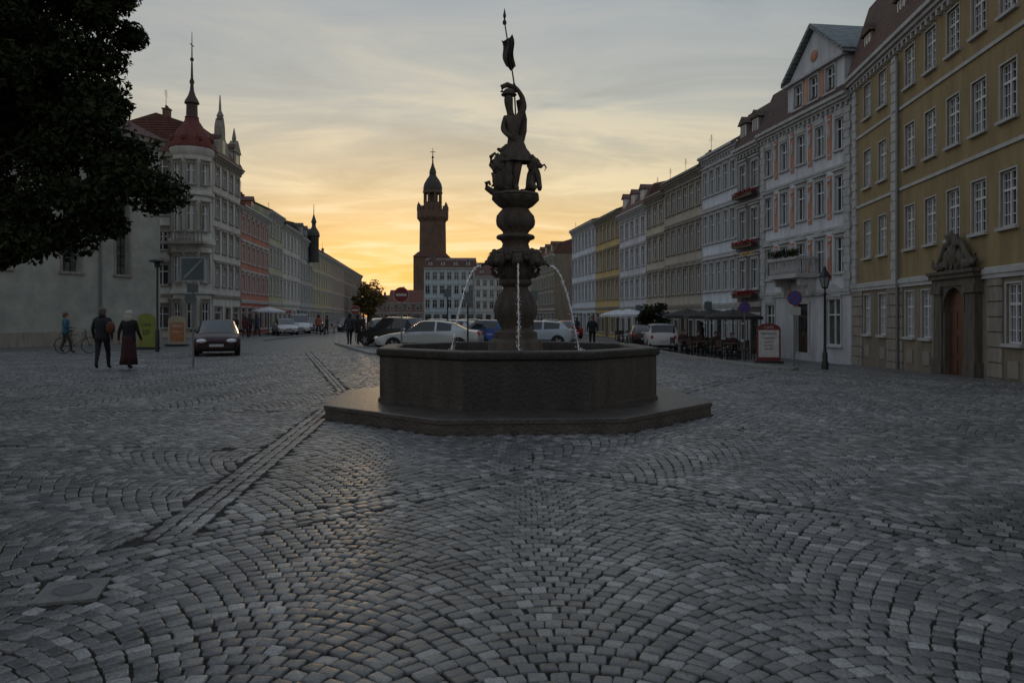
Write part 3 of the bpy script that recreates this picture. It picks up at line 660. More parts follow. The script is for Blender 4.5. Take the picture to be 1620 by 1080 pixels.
Rr=[(.14,.125),(.098,.09),(.135,.11),.058,.074,.088,.066]; Ed=[(0,1),(1,2),(2,3),(3,4),(4,5),(5,6)]
def add(p,r,c): V.append(p);Rr.append(r);Ed.append((c,len(V)-1)); return len(V)-1
i=add((.06,0,4.93),.070,2); i=add((.145,.0,5.10),.062,i); i=add((.11,-.02,5.27),.048,i); i=add((.03,-.04,5.39),.036,i); fingers(V,Ed,Rr,i,(.03,-.04,5.39),(-.6,0,.8),(0,0,1),.8,.8)
i=add((-.18,0,4.90),.066,2); i=add((-.215,-.03,4.70),.052,i); i=add((-.12,-.12,4.58),.04,i); fingers(V,Ed,Rr,i,(-.12,-.12,4.58),(.8,-.2,-.3),(0,0,1),.8,.8)
i=add((-.08,0,4.28),.11,0); i=add((-.13,-.08,4.02),.085,i); i=add((-.14,-.04,3.76),.055,i); add((-.16,-.15,3.68),.042,i)
i=add((.06,0,4.28),.10,0); i=add((.02,-.10,4.02),.075,i); i=add((.0,-.02,3.76),.05,i); add((.02,-.14,3.68),.042,i)
me=skin(V,Ed,Rr); me.materials.append(STONE); st=mk('statue',me,F)
q=MB()
q.lathe([(.105,4.60),(.135,4.50),(.17,4.40),(.22,4.30),(.27,4.21),(.28,4.16),(.2,4.16),(.1,4.26)],40,(.01,0),0,mod=lambda a,z:.13*math.cos(7*a+z*6)*(4.62-z)*2,sx=1.0,sy=.8)
q.tube([(.05,.05,4.42),(.18,.06,4.29),(.30,.06,4.18),(.42,.05,4.20)],[.10,.09,.055,.02],10)
q.tube([(-.12,.06,4.42),(-.24,.06,4.36),(-.31,.05,4.40)],[.08,.055,.02],8)
q.obj('armour_skirt',[STONE],st,smooth=60)
q=MB(); q.tube([(.05,.07,5.24),(.10,.09,5.10),(.14,.12,4.92),(.13,.12,4.72),(.07,.12,4.52),(.04,.14,4.3)],[.04,.065,.07,.075,.085,.11],10); q.obj('cloak',[STONE],st,smooth=60)
q=MB(); q.ball((-.115,-.02,5.33),(.105,.11,.08),14,0,.2); q.tube([(-.235,0,5.35),(-.225,.0,5.44),(-.135,.05,5.49),(-.03,.08,5.46),(.03,.1,5.38)],[.03,.042,.048,.045,.025],8); q.lathe([(.13,5.29),(.135,5.305),(.11,5.32)],16,(-.115,-.02)); q.obj('helmet',[STONE],st,smooth=60)
V=[(.30,.02,3.79),(.285,.0,3.97),(.30,-.02,4.06),(.33,-.02,4.13),(.41,-.04,4.11),(.46,-.04,4.07)]; Rr=[.11,.092,.10,.09,.052,.036]; Ed=[(0,1),(1,2),(2,3),(3,4),(4,5)]
i=add((.38,-.08,3.93),.05,2); i=add((.40,-.1,3.78),.04,i); add((.41,-.13,3.69),.04,i)
i=add((.39,.06,3.93),.05,2); i=add((.41,.08,3.78),.04,i); add((.42,.04,3.69),.04,i)
i=add((.26,-.12,3.75),.065,0); add((.34,-.18,3.69),.045,i)
i=add((.26,.12,3.75),.065,0); add((.34,.18,3.69),.045,i)
i=add((.18,.1,3.69),.035,0); i=add((.10,.18,3.72),.028,i)
me=skin(V,Ed,Rr); me.materials.append(STONE); li=mk('lion_figure',me,F)
q=MB(); q.ball((.30,0,4.12),(.12,.13,.135),16,0,.6,6); q.ball((.28,-.08,4.25),(.03,.02,.04),6); q.ball((.28,.06,4.25),(.03,.02,.04),6); q.obj('mane',[STONE],li,smooth=70)
q=MB(); q.tube([(.43,-.04,4.09),(.49,-.04,4.12),(.52,-.04,4.07),(.49,-.04,4.02)],[.02,.018,.015,.01],6); q.obj('ring',[COPPER],li)
q=MB(); q.tube([(-.0,-.05,4.9),(-.03,-.05,5.5),(-.19,-.05,6.52)],[.013,.013,.011],8); q.lathe([(.03,6.48),(.035,6.52),(.012,6.57),(.028,6.62),(.001,6.76)],8,(-.19,-.05)); q.obj('banner_pole',[COPPER],F)
q=MB(); nv=8;nh=12;vs=[]
for j in range(nh+1):
    for i in range(nv+1):
        t=j/nh;s_=i/nv; px=-.165+.075*t
        w=.19*(1-.15*t*t)
        vs.append((px-.085+s_*w+.02*math.sin(t*7),-.05+.05*math.sin(s_*9+t*3),6.33-.56*t-.06*math.sin(s_*3.14)-.10*(1-s_)*(1-t)))
q.add(vs,[(j*(nv+1)+i,j*(nv+1)+i+1,(j+1)*(nv+1)+i+1,(j+1)*(nv+1)+i) for j in range(nh) for i in range(nv)]); q.obj('flag',[COPPER],F,smooth=180)

# =============== people ===============
SKIN=mat('skin',(.35,.2,.15),.6,.1)
def person(label,loc,face,h=1.75,top=(.03,.03,.035),leg=(.02,.022,.03),hair=(.03,.02,.015),step=.28,skirt=None,longhair=False,sit=False,bag=None,arms=None,group=None,phase=1):
    E=empty('person',label,'person',(loc[0],loc[1],g(loc[0],loc[1])+(loc[2] if len(loc)>2 else 0)+.01),face,group)
    k=h/1.75
    V=[(0,0,.95),(0,0,1.12),(0,.01,1.32),(0,0,1.47),(0,.015,1.55),(0,.02,1.63),(0,.01,1.70),(0,.115,1.615)]
    Rr=[(.16,.12),(.145,.11),(.185,.12),.062,.078,.095,.07,.014]; Ed=[(0,1),(1,2),(2,3),(3,4),(4,5),(5,6),(5,7)]
    hands=[]
    def ad(p,r,c): V.append(p);Rr.append(r);Ed.append((c,len(V)-1)); return len(V)-1
    for s in(-1,1):
        f=step*s*phase
        hi=ad((s*.1,0,.88),.105,0)
        if sit: kn=ad((s*.14,.42,.92),.07,hi); an=ad((s*.14,.45,.50),.05,kn); ad((s*.15,.60,.46),.04,an)
        else:
            lift=.06 if f<0 else 0
            kn=ad((s*.1,f*.6+.05,.5),.07,hi); an=ad((s*.1,f,.09+lift),.048,kn); ad((s*.12,f+.15,.045+lift*.3),.042,an)
        sh=ad((s*.19,0,1.41),.072,2); aw=-f*.7
        if arms=='hold' or sit: el=ad((s*.25,-.02,1.13),.05,sh); wr=ad((s*.17,.24,1.08),.033,el); dv=(-s*.3,1,0)
        else: el=ad((s*.26,aw*.3-.03,1.13),.05,sh); wr=ad((s*.27,aw+.06,.89),.033,el); dv=(0,.3,-1)
        fingers(V,Ed,Rr,wr,V[wr],dv,(0,1,0) if not(arms=='hold' or sit) else (0,0,1),1,.6); hands.append(V[wr])
    me=skin([(a*k,b_*k,c*k) for a,b_,c in V],Ed,[((r[0]*k,r[1]*k) if hasattr(r,'__len__') else r*k) for r in Rr])
    tm=mat('cloth_%d_%d_%d'%tuple(int(x*200) for x in top),top,.85,.3,8); lm=mat('cloth_%d_%d_%d'%tuple(int(x*200) for x in leg),leg,.85,.3,8)
    for m in(SKIN,tm,lm,RUB): me.materials.append(m)
    for p in me.polygons:
        c=p.center/k; ih=any((c-Vector((w[0],w[1],w[2]))).length<.2 and (abs(c.x)>.2 or sit or arms) and (c-Vector(w)).dot(Vector((0,.3,-1)) if not(sit or arms) else Vector((0,1,0)))>0.01 for w in hands)
        p.material_index=0 if (c.z>1.49 or ih) else (1 if c.z>.9 and not(sit and c.y>.14 and c.z<1.0) else 2)
        if c.z<(.12 if not sit else .56) and not ih: p.material_index=3
    b=mk('body',me,E)
    hm=mat('hair_%d'%int(hair[0]*200),hair,.7,.3,20); q=MB()
    q.ball((0,-.012*k,1.665*k),(.104*k,.112*k,.10*k),16,0,.08)
    q.ball((0,-.045*k,1.60*k),(.098*k,.085*k,.10*k),12,0,.1)
    if longhair: q.ball((0,-.06*k,1.53*k),(.11*k,.075*k,.13*k),12,0,.2)
    q.obj('hair',[hm],E,smooth=180)
    q=MB(); q.ball((-.033*k,.105*k,1.645*k),.011*k,6);q.ball((.033*k,.105*k,1.645*k),.011*k,6); q.box(-.025*k,.025*k,.098*k,.105*k,1.575*k,1.583*k); q.obj('face_features',[METAL],E)
    q=MB(); zt=.80 if not skirt else .86
    q.lathe([(.125,1.46),(.2,1.40),(.205,1.25),(.18,1.1),(.195,.92),(.205,zt),(.17,zt+.01)],20,(0,0),0,sx=1.0,sy=.74,mod=lambda a,z:.03*math.cos(5*a+z*8))
    for i_,v in enumerate(q.v): q.v[i_]=tuple(c*k for c in v)
    if not sit: q.obj('jacket',[tm],E,smooth=180)
    if skirt:
        q=MB(); q.lathe([(.16,1.0),(.18,.9),(.2,.7),(.22,.4),(.25,.16),(.22,.17)],28,(0,0),0,sy=.95,mod=lambda a,z:.08*math.cos(7*a)*(1.1-z))
        for i_,v in enumerate(q.v): q.v[i_]=tuple(c*k for c in v)
        q.obj('skirt',[mat('skirt_%d'%int(skirt[0]*200),skirt,.85,.3,8)],E,smooth=180)
    if bag:
        B_=empty('shoulder_bag','%s bag carried by a walking person'%bag[0],'bag',(0,0,0)); q=MB(); m=Matrix.Translation(E.location)@Matrix.Rotation(face,4,'Z')
        B_.matrix_world=m; x,y,z=bag[1]; q.ball((x,y,z),(.13,.09,.19),14,0,.15); q.obj('pouch',[mat('bag_'+bag[0],bag[2],.7,.3)],B_,smooth=180)
        q=MB(); q.tube([(x,y,z+.17),(x*.9,y*.8-.02,1.3),(x*.62,0,1.5),(x*.6,.1,1.35)],.012,6); q.obj('strap',[METAL],B_)
    return E
def PX(u,d): return (u-810)/1224*d
person('man in dark jacket walking with a brown bag',(PX(162,22.3),22.3),R(12),1.78,(.02,.022,.03),(.02,.02,.028),(.10,.08,.07),.22,bag=('brown',(.25,-.12,1.2),(.12,.04,.02)))
person('woman with pale hair in dark top and long dark red skirt',(PX(207,22.3),22.2),R(0),1.70,(.012,.012,.015),(.015,.01,.012),(.5,.47,.42),.2,skirt=(.04,.010,.012),longhair=True,phase=-1)
person('woman in blue jacket pushing a bicycle',(PX(104,32.5),32.5),R(-60),1.72,(.03,.12,.17),(.05,.045,.04),(.12,.07,.03),.2,arms='hold')
person('person in dark clothes walking between the cars',(PX(553,42),42),R(20),1.75,group='people strolling')
person('person in dark coat walking between the cars',(PX(566,42.3),42.3),R(-10),1.7,(.03,.02,.02),phase=-1,group='people strolling')
person('person in black coat standing beyond the fountain',(PX(937,41),41),R(170),1.72,(.01,.01,.012),(.01,.01,.012),step=.05)
for u,d,c in((388,58,(.1,.02,.02)),(395,60,(.03,.03,.03)),(406,62,(.03,.05,.1)),(504,66,(.35,.1,.08)),(517,67,(.04,.04,.05)),(1110,45,(.05,.04,.04)),(575,60,(.03,.03,.04)),(372,50,(.02,.02,.02)),(912,58,(.03,.03,.04))):
    person('distant pedestrian in the square',(PX(u,d),d),random.uniform(-3,3),random.uniform(1.62,1.8),c,step=random.uniform(.1,.28),group='people strolling')

BI=empty('bicycle','dark city bicycle held by a woman','bicycle',(PX(125,32.5),32.3,g(-18,32)),R(8))
for x in(-.52,.52):
    q=MB(); n=28; q.tube([(x+.33*math.cos(2*math.pi*i/n),0,.34+.33*math.sin(2*math.pi*i/n)) for i in range(n+1)],.018,6)
    for i in range(10): q.tube([(x,0,.34),(x+.33*math.cos(i*.628),0,.34+.33*math.sin(i*.628))],.003,4)
    q.obj('wheel',[RUB],BI)
q=MB()
for p in([(-.52,0,.34),(-.1,0,.3),(.38,0,.75),(-.2,0,.78),(-.1,0,.3)],[(-.52,0,.34),(-.2,0,.78)],[(.52,0,.34),(.38,0,.75),(.34,0,.98)],[(-.2,0,.78),(-.22,0,.92)]): q.tube(p,.018,6)
q.obj('frame',[METAL],BI)
q=MB(); q.tube([(.2,-.28,1.0),(.34,-.1,1.02),(.34,.1,1.02),(.2,.28,1.0)],.014,6); q.obj('handlebar',[GALV],BI)
q=MB(); q.ball((-.22,0,.95),(.14,.08,.035),10); q.obj('saddle',[RUB],BI)

# =============== cars ===============
def car(label,loc,heading,paint,L=4.2,W=1.74,H=1.45,kind='hatch',dz=0,metal=.5,group='cars parked in the square',plate=True):
    E=empty('parked_car',label,'car',(loc[0],loc[1],g(*loc)+dz),heading,group)
    if kind=='hatch':
        S_=[(0,.80,.30,.56,.60,.6),(.03,.93,.2,.66,.70,.75),(.12,1,.18,.77,.81,.8),(.26,1,.18,.88,.93,.82),(.43,1,.18,.93,H-.03,.72),(.47,1,.18,.93,H,.73),(.60,1,.18,.94,H,.74),(.625,1,.18,.94,H,.74),(.83,1,.18,.97,H-.07,.70),(.94,.98,.2,.95,1.0,.74),(.985,.95,.25,.85,.9,.78),(1,.88,.35,.7,.74,.7)];ws,re,pil,rg=3,8,6,8
    elif kind=='sedan':
        S_=[(0,.80,.30,.54,.58,.6),(.03,.93,.2,.64,.68,.75),(.12,1,.17,.75,.79,.8),(.28,1,.17,.85,.9,.82),(.43,1,.17,.90,H-.03,.70),(.48,1,.17,.90,H,.71),(.58,1,.17,.91,H,.71),(.60,1,.17,.91,H-.005,.71),(.74,1,.17,.93,H-.10,.68),(.88,.98,.18,.93,.98,.76),(.98,.95,.25,.88,.93,.78),(1,.88,.35,.7,.74,.7)];ws,re,pil,rg=3,8,6,8
    else:
        S_=[(0,.82,.30,.62,.68,.6),(.03,.94,.2,.78,.82,.75),(.10,1,.2,.92,.98,.82),(.17,1,.2,1.0,1.08,.84),(.33,1,.2,1.06,H-.04,.78),(.37,1,.2,1.06,H,.80),(.56,1,.2,1.06,H,.80),(.58,1,.2,1.06,H,.80),(.93,1,.2,1.06,H-.06,.78),(.98,.98,.22,1.0,1.06,.8),(.99,.96,.25,.9,.95,.78),(1,.9,.35,.7,.74,.7)];ws,re,pil,rg=3,8,6,8
    b=MB(); rings=[]; hw=W/2
    for f,wf,zb_,be,tp,rw in S_:
        w=hw*wf; y=L/2-f*L; r_=hw*rw*min(1,wf)
        half=[(0,zb_),(w*.85,zb_),(w*.985,zb_+.12),(w,(zb_+be)/2+.05),(w*.965,be),(r_,tp-.045),(r_*.6,tp-.005),(0,tp)]
        ring=half+[(-x,z) for x,z in half[-2:0:-1]]; rings.append([(x,y,z) for x,z in ring])
    n=len(rings[0])
    for r_ in rings: b.v+=r_
    for j in range(len(rings)-1):
        for i in range(n):
            mi=0
            seg=i if i<7 else n-1-i
            if ws<=j<re and seg==4 and j!=pil: mi=1
            if j==ws and seg in(5,6): mi=1
            if j==rg and seg in(5,6): mi=1
            if seg<=1 : mi=2
            b.f.append((j*n+i,(j+1)*n+i,(j+1)*n+(i+1)%n,j*n+(i+1)%n)); b.m.append(mi)
    b.f.append(tuple(range(n))); b.m.append(0); k=(len(rings)-1)*n; b.f.append(tuple(k+i for i in range(n-1,-1,-1))); b.m.append(0)
    key='paint_%d_%d_%d'%tuple(int(c*200) for c in paint)
    pm=mat(key,paint,.28,.06,1,metal=metal)
    body=b.obj('body',[pm,mat('car_glass',(.012,.014,.016),.05,.2,spec=.8),RUB],E,smooth=38)
    for f in(.19,.81):
        for s in(-1,1):
            y=L/2-f*L; a=MB(); rw_=.36
            vs=[(s*(hw+.004),y+rw_*math.cos(math.pi*i/12),.3+rw_*math.sin(math.pi*i/12)*1.02) for i in range(13)]+[(s*(hw-.02),y-rw_,.16),(s*(hw-.02),y+rw_,.16)]
            a.add(vs,[tuple(range(15)) if s>0 else tuple(range(14,-1,-1))]); a.obj('wheel_arch',[RUB],E)
            t=MB(); nn=22; pr=[(.20,-.09),(.30,-.1),(.315,-.06),(.315,.06),(.30,.1),(.20,.09)]
            vs=[];fs=[]
            for rr,x in pr:
                for i in range(nn): vs.append((x,rr*math.cos(2*math.pi*i/nn),rr*math.sin(2*math.pi*i/nn)))
            for j in range(5):
                for i in range(nn): fs.append((j*nn+i,j*nn+(i+1)%nn,(j+1)*nn+(i+1)%nn,(j+1)*nn+i))
            t.add(vs,fs); wh=t.obj('wheel',[RUB],E,smooth=40,loc=(s*(hw-.07),y,.315))
            t=MB(); x=s*.085; vs=[(x,.2*math.cos(2*math.pi*i/nn),.2*math.sin(2*math.pi*i/nn)) for i in range(nn)]; t.add(vs,[tuple(range(nn))],1)
            for i in range(5):
                w=2*math.pi*i/5; c_,s2=math.cos(w),math.sin(w); t.add([(x+s*.012,-s2*.03,c_*.03),(x+s*.012,s2*.03,-c_*.03),(x+s*.012,c_*.2+s2*.03,s2*.2-c_*.03),(x+s*.012,c_*.2-s2*.03,s2*.2+c_*.03)],[(0,1,2,3)],0)
            t.obj('rim',[RIM,METAL],wh)
    hl=mat('headlight_glass',(.75,.76,.8),.15,.1); tl=mat('taillight_red',(.4,.01,.01),.2,.1)
    for s in(-1,1):
        q=MB(); q.ball((s*hw*.66,L/2-.06,.60),(.19,.12,.085),12); q.obj('headlight',[hl],E,smooth=180)
        q=MB(); q.ball((s*hw*.76,-L/2+.07,.78),(.10,.10,.13),12); q.obj('taillight',[tl],E,smooth=180)
        q=MB(); q.ball((s*(hw+.08),L/2-.30*L,.98),(.1,.06,.07),10); q.box(s*(hw-.03)-.03,s*(hw-.03)+.03,L/2-.3*L-.02,L/2-.3*L+.02,.93,.97); q.obj('mirror',[pm],E,smooth=60)
        q=MB(); q.box(s*hw-.012,s*hw+.012,-L*.33+.3,L*.33-.3,.36,.42); q.obj('side_moulding',[RUB],E)
    q=MB(); q.box(-hw*.55,hw*.55,L/2-.03,L/2+.02,.34,.44); q.box(-hw*.3,hw*.3,L/2-.05,L/2+.015,.50,.58); q.obj('grille',[RUB],E)
    for s in(1,-1):
        q=MB(); q.box(-.26,.26,s*(L/2+.02)-.012,s*(L/2+.02)+.012,.38 if s>0 else .52,.48 if s>0 else .63); q.obj('licence_plate',[SWHITE],E)
    return E
car('dark red compact car driving toward the fountain',(PX(345,31.5),31.5),R(199),(.035,.012,.016),3.8,1.64,1.42,group=None)
car('silver coupe parked side on beyond the fountain',(PX(680,34.2),34.2),R(84),(.42,.45,.47),4.6,1.76,1.38,'sedan',metal=.4)
car('dark family car parked behind the silver car',(PX(624,41.5),41.5),R(58),(.02,.022,.025),4.2,1.75,1.55,'hatch')
car('black car parked in the square',(PX(604,47),47),R(15),(.02,.02,.022),4.3,1.75,1.45)
car('light grey car parked in the square',(PX(712,46),46),R(60),(.35,.37,.4),4.2,1.72,1.40)
car('blue car parked in the square',(PX(770,42),42),R(50),(.03,.07,.16),4.0,1.7,1.40)
car('white hatchback parked in the square',(PX(850,40.5),40.5),R(76),(.36,.40,.46),4.0,1.7,1.38,'hatch',metal=.1)
car('dark blue car parked in the square',(PX(740,52),52),R(20),(.03,.05,.1),4.3,1.75,1.45)
car('grey car parked in the square',(PX(690,55),55),R(20),(.2,.2,.21),4.3,1.75,1.45)
car('red car parked down the street',(PX(897,62),62),R(10),(.35,.02,.02),4.0,1.7,1.45,metal=.1)
car('white off road car seen from behind',(PX(1044,46),46),R(-5),(.5,.5,.52),3.9,1.7,1.55,'van',metal=.1)
car('dark car with red tail lights beside the kerb',(PX(1016,50),50),R(-4),(.03,.02,.02),4.2,1.72,1.45)
car('white hatchback by the houses',(PX(451,68),68),R(-155),(.5,.5,.52),4.2,1.74,1.45,metal=.1)
car('white delivery van by the houses',(PX(474,74),74),R(197),(.6,.6,.6),4.7,1.85,1.85,'van',metal=.1)
car('silver car down the street',(PX(497,80),80),R(192),(.4,.4,.42),4.3,1.75,1.5)
car('dark car down the street',(PX(548,86),86),R(190),(.03,.03,.03),4.3,1.75,1.5)
car('grey car down the street',(PX(822,54),54),R(30),(.15,.16,.18),4.3,1.75,1.45)
car('silver car down the street',(PX(600,70),70),R(10),(.4,.4,.42),4.3,1.75,1.5)
car('dark car down the street',(PX(655,66),66),R(10),(.03,.03,.04),4.3,1.75,1.5)
car('dark red car down the street',(PX(870,70),70),R(5),(.1,.02,.02),4.3,1.75,1.5)

# =============== street furniture ===============
def at(u,d,dz=0): x=PX(u,d); return (x,d,g(x,d)+dz)
def rod(mb,x,y,z0,z1,r,mi=0,n=10): mb.lathe([(r,z0),(r,z1)],n,(x,y),mi)
def yd(cx,y,cz,r,n=28): return [(cx+r*math.cos(2*math.pi*i/n),cz+r*math.sin(2*math.pi*i/n)) for i in range(n)]
Lp=empty('street_lamp','black cast iron lantern street lamp on a slender post','lamp',at(1305,27))
b=MB(); b.lathe([(.12,-.05),(.12,.25),(.09,.3),(.09,.55),(.06,.62),(.045,.8),(.038,2.6),(.06,2.64),(.03,2.7),(.03,2.85)],14); b.tube([(-.2,0,2.6),(.2,0,2.6)],.014,6); b.obj('post',[METAL],Lp,smooth=40)
b=MB(); b.lathe([(.1,2.86),(.19,3.22)],6); b.obj('lamp_glass',[mat('lantern_glass',(.25,.25,.24),.15,.1)],Lp)
b=MB(); b.lathe([(.23,3.22),(.22,3.26),(.1,3.42),(.06,3.45),(.06,3.5),(.02,3.6)],6)
for i in range(6):
    a=i*math.pi/3; b.tube([(.1*math.cos(a),.1*math.sin(a),2.86),(.195*math.cos(a),.195*math.sin(a),3.22)],.012,5)
b.lathe([(.04,2.8),(.11,2.84),(.11,2.87)],6); b.obj('lamp_cap',[METAL],Lp)
Lm=empty('street_lamp','slim grey street lamp with flat disc head','lamp',at(249,34))
b=MB(); b.lathe([(.09,-.05),(.09,.9),(.05,1.0),(.04,3.85)],12); b.obj('post',[METAL],Lm,smooth=40)
b=MB(); b.lathe([(.12,3.7),(.13,3.9),(.36,3.95),(.34,4.01),(.1,4.08)],20); b.obj('lamp_head',[METAL],Lm,smooth=40)
def post_sign(label,u,d,h,r,kind,yaw=0,extra=False):
    E=empty('traffic_sign',label,'sign',at(u,d),yaw); b=MB(); rod(b,0,.03,-.05,h+r,.03); b.obj('post',[GALV],E)
    if kind=='noentry':
        b=MB(); b.yprism(yd(0,0,h,r),-.022,-.004,1); b.yprism(yd(0,0,h,r*.94),-.026,-.0225,0); b.box(-r*.68,r*.68,-.031,-.0265,h-r*.16,h+r*.16,1); b.obj('sign_plate',[RED,SWHITE],E)
    if kind=='nostop':
        b=MB(); b.yprism(yd(0,0,h,r),-.022,-.004,0); b.yprism(yd(0,0,h,r*.86),-.026,-.0225,1)
        for s in(-1,1):
            c=.707*r*.86; w=r*.055; b.yprism([(-c-w,s*(-c)+s*w+h),(-c+w,s*(-c)-s*w+h),(c+w,s*c-s*w+h),(c-w,s*c+s*w+h)],-.031-.002*s,-.0265,0)
        b.obj('sign_plate',[mat('sign_ring_red',(.28,.02,.02),.5,.1),BLUE],E)
    if extra: b=MB(); b.box(-r*.8,r*.8,-.02,-.004,h-r-.35,h-r-.05); b.obj('supplementary_plate',[SWHITE],E)
    return E
post_sign('round red no entry sign with white bar',635,29,2.35,.29,'noentry')
post_sign('round red no entry sign with white bar',562,50,2.0,.3,'noentry')
post_sign('round blue no stopping sign with red cross',1257,28,2.5,.27,'nostop',0,True)
post_sign('round blue no stopping sign with red cross',1178,36,2.45,.27,'nostop')
post_sign('round blue no stopping sign with red cross',1047,58,2.3,.3,'nostop')
E=empty('traffic_sign','square road sign with diagonal stroke on tall steel post','sign',at(305,23.7)); b=MB(); rod(b,0,.03,-.05,3.35,.03); b.obj('post',[GALV],E)
b=MB(); b.box(-.38,.38,-.02,.0,2.62,3.36,0); b.box(-.34,.34,-.024,-.0205,2.66,3.32,1); b.yprism([(-.3,2.72),(-.24,2.70),(.3,3.26),(.26,3.28)],-.029,-.0245,0); b.obj('sign_plate',[mat('sign_grey',(.30,.32,.34),.4,.1),mat('sign_slate',(.10,.13,.14),.4,.2)],E)
for zz,x0,x1,h in((2.27,-.17,.17,.26),(2.0,-.24,.1,.22)):
    b=MB(); b.box(x0,x1,-.02,0,zz,zz+h); b.obj('supplementary_plate',[mat('sign_slate',(.10,.13,.14))],E)
E=empty('traffic_sign','small blue sign with white arrow on a short post','sign',at(775,30)); b=MB(); rod(b,0,.03,-.05,.9,.03); b.obj('post',[GALV],E)
b=MB(); b.yprism([(-.25,.85),(0,.6),(.25,.85),(0,1.1)],-.02,0,0); b.box(-.12,.1,-.025,-.0205,.83,.87,1); b.obj('sign_plate',[BLUE,SWHITE],E)
for u,d,h in((740,33,2.6),(843,36,2.8),(708,45,3.2),(1120,44,3.0),(1010,60,3.0)):
    E=empty('sign_post','slender dark post with small plate','post',at(u,d)); b=MB(); rod(b,0,0,-.05,h,.035); b.obj('post',[METAL],E); b=MB(); b.box(-.22,.22,-.06,-.04,h-.5,h-.05); b.obj('sign_plate',[mat('sign_slate',(.10,.13,.14))],E)
def board(label,u,d,w,h,cf,cp,yaw,lines,mg=.09,top=.35):
    E=empty('advertising_board',label,'sign',at(u,d),yaw)
    rt=[(w/2*math.cos(math.pi*i/12),h-.25+.25*math.sin(math.pi*i/12)) for i in range(13)]
    b=MB(); b.yprism([(-w/2,.1),(w/2,.1)]+rt,-.03,.03,0); b.box(-w/2-.1,w/2+.1,-.25,.25,0,.1,1); b.obj('frame',[cf,METAL],E)
    b=MB(); b.box(-w/2+mg,w/2-mg,-.036,-.0305,.25,h-top,0); b.obj('poster',[cp],E)
    for k,(t,s,z,m) in enumerate(lines): text(t,s,E,(0,-.042,z),(R(90),0,0),m,ext=.002)
GY=mat('board_green',(.17,.20,.03),.6,.25,4); OR=mat('poster_orange',(.32,.13,.05),.6,.5,5); DR=mat('board_dark_red',(.16,.02,.02),.5,.2); PG=mat('poster_pale',(.50,.49,.48),.6,.3,7)
board('yellow green rounded advertising board with dark lettering',232,37,.9,1.7,GY,GY,R(-8),[('CAFE',.22,1.15,METAL),('EIS',.3,.8,METAL)])
board('orange and cream poster board on a stand',280,41,.9,1.6,mat('board_cream',(.3,.26,.19),.6,.2),OR,R(5),[('MENU',.2,1.05,SWHITE),('SPEISEN',.13,.75,SWHITE)])
board('dark red framed menu board with pale price list',1216,32,.95,1.65,DR,PG,R(-12),[('CAFE',.16,1.47,SWHITE),('RESTAURANT',.10,1.22,METAL),('Tageskarte',.10,1.05,DR),('Suppe 4,50',.08,.88,METAL),('Fisch 9,80',.08,.74,METAL),('Salat 6,20',.08,.60,METAL)],.07,.28)
def parasol(label,u,d,c,w=2.6,h=2.5):
    E=empty('parasol',label,'parasol',at(u,d)); b=MB(); rod(b,0,0,.0,h+.1,.03); b.lathe([(.3,0),(.3,.08),(.05,.12)],16); b.obj('pole',[METAL],E)
    b=MB(); b.lathe([(w/2*1.2,h-.52),(w/2*1.2,h-.35),(w/4,h-.08),(.02,h+.05)],8,(0,0),0,rot=.39); b.obj('canopy',[c],E)
DK=mat('canvas_dark',(.03,.028,.028),.8,.3); WC=mat('canvas_white',(.6,.62,.65),.8,.15); RC=mat('canvas_red',(.3,.05,.03),.8,.2)
for u,d,c,l in((1088,47,DK,'dark'),(1125,44,DK,'dark'),(1160,42,DK,'dark'),(978,62,WC,'white'),(995,57,WC,'white'),(435,76,RC,'red'),(425,72,WC,'cream')): parasol('open %s canvas parasol over cafe tables'%l,u,d,c)
tb=MB(); tb.lathe([(.25,0),(.24,.03),(.03,.05),(.03,.72)],14); tb=tb.mesh('pedestal',[METAL]); tt=MB(); tt.lathe([(.38,.72),(.38,.75)],20); tt=tt.mesh('table_top',[DARKW])
cs_=MB(); cs_.box(-.21,.21,-.21,.21,.43,.47); cs_=cs_.mesh('seat',[DARKW]); cb=MB(); cb.box(-.21,.21,.18,.21,.58,.9); cb=cb.mesh('backrest',[DARKW]); lg=MB(); lg.box(-.018,.018,-.018,.018,0,.43); lg=lg.mesh('leg',[METAL]); lg2=MB(); lg2.box(-.018,.018,-.018,.018,0,.9); lg2=lg2.mesh('leg',[METAL])
for u,d in((1085,41),(1110,39.5),(1138,40.5),(1165,38),(1155,35.5),(1100,46),(1130,47),(985,60)):
    x,y,z=at(u,d); E=empty('cafe_table','small dark round cafe table','table',(x,y,z),0,'cafe tables'); mk('pedestal',tb,E); mk('table_top',tt,E)
    for a in(0,140,230):
        aa=R(a+random.uniform(-20,20)); C=empty('cafe_chair','dark cafe chair pulled up to a table','chair',(x+.62*math.sin(aa),y+.62*math.cos(aa),z),-aa,'cafe chairs')
        mk('seat',cs_,C); mk('backrest',cb,C)
        for px,py in((-.19,-.19),(.19,-.19)): mk('leg',lg,C,(px,py,0))
        for px,py in((-.19,.195),(.19,.195)): mk('leg',lg2,C,(px,py,0))
for u,d in((1085,41),(1110,39.5),(1138,40.5),(1165,38)):
    person('guest seated at a cafe table',(PX(u,d),d+.66,-.42),R(180),1.7,random.choice([(.03,.03,.04),(.12,.1,.09),(.05,.02,.02)]),sit=True,group='cafe guests')
for u,d in((505,72),(520,74)):
    E=empty('traffic_barrier','small red and white striped barrier','barrier',at(u,d)); b=MB()
    for i in range(6): b.box(-.6+i*.2,-.4+i*.2,-.02,.02,.7,.95,i%2)
    b.obj('board',[RED,SWHITE],E); b=MB()
    for x in(-.5,.5): b.box(x-.03,x+.03,.02,.06,0,.95); b.box(x-.05,x+.05,-.25,.3,0,.05)
    b.obj('stand',[METAL],E)
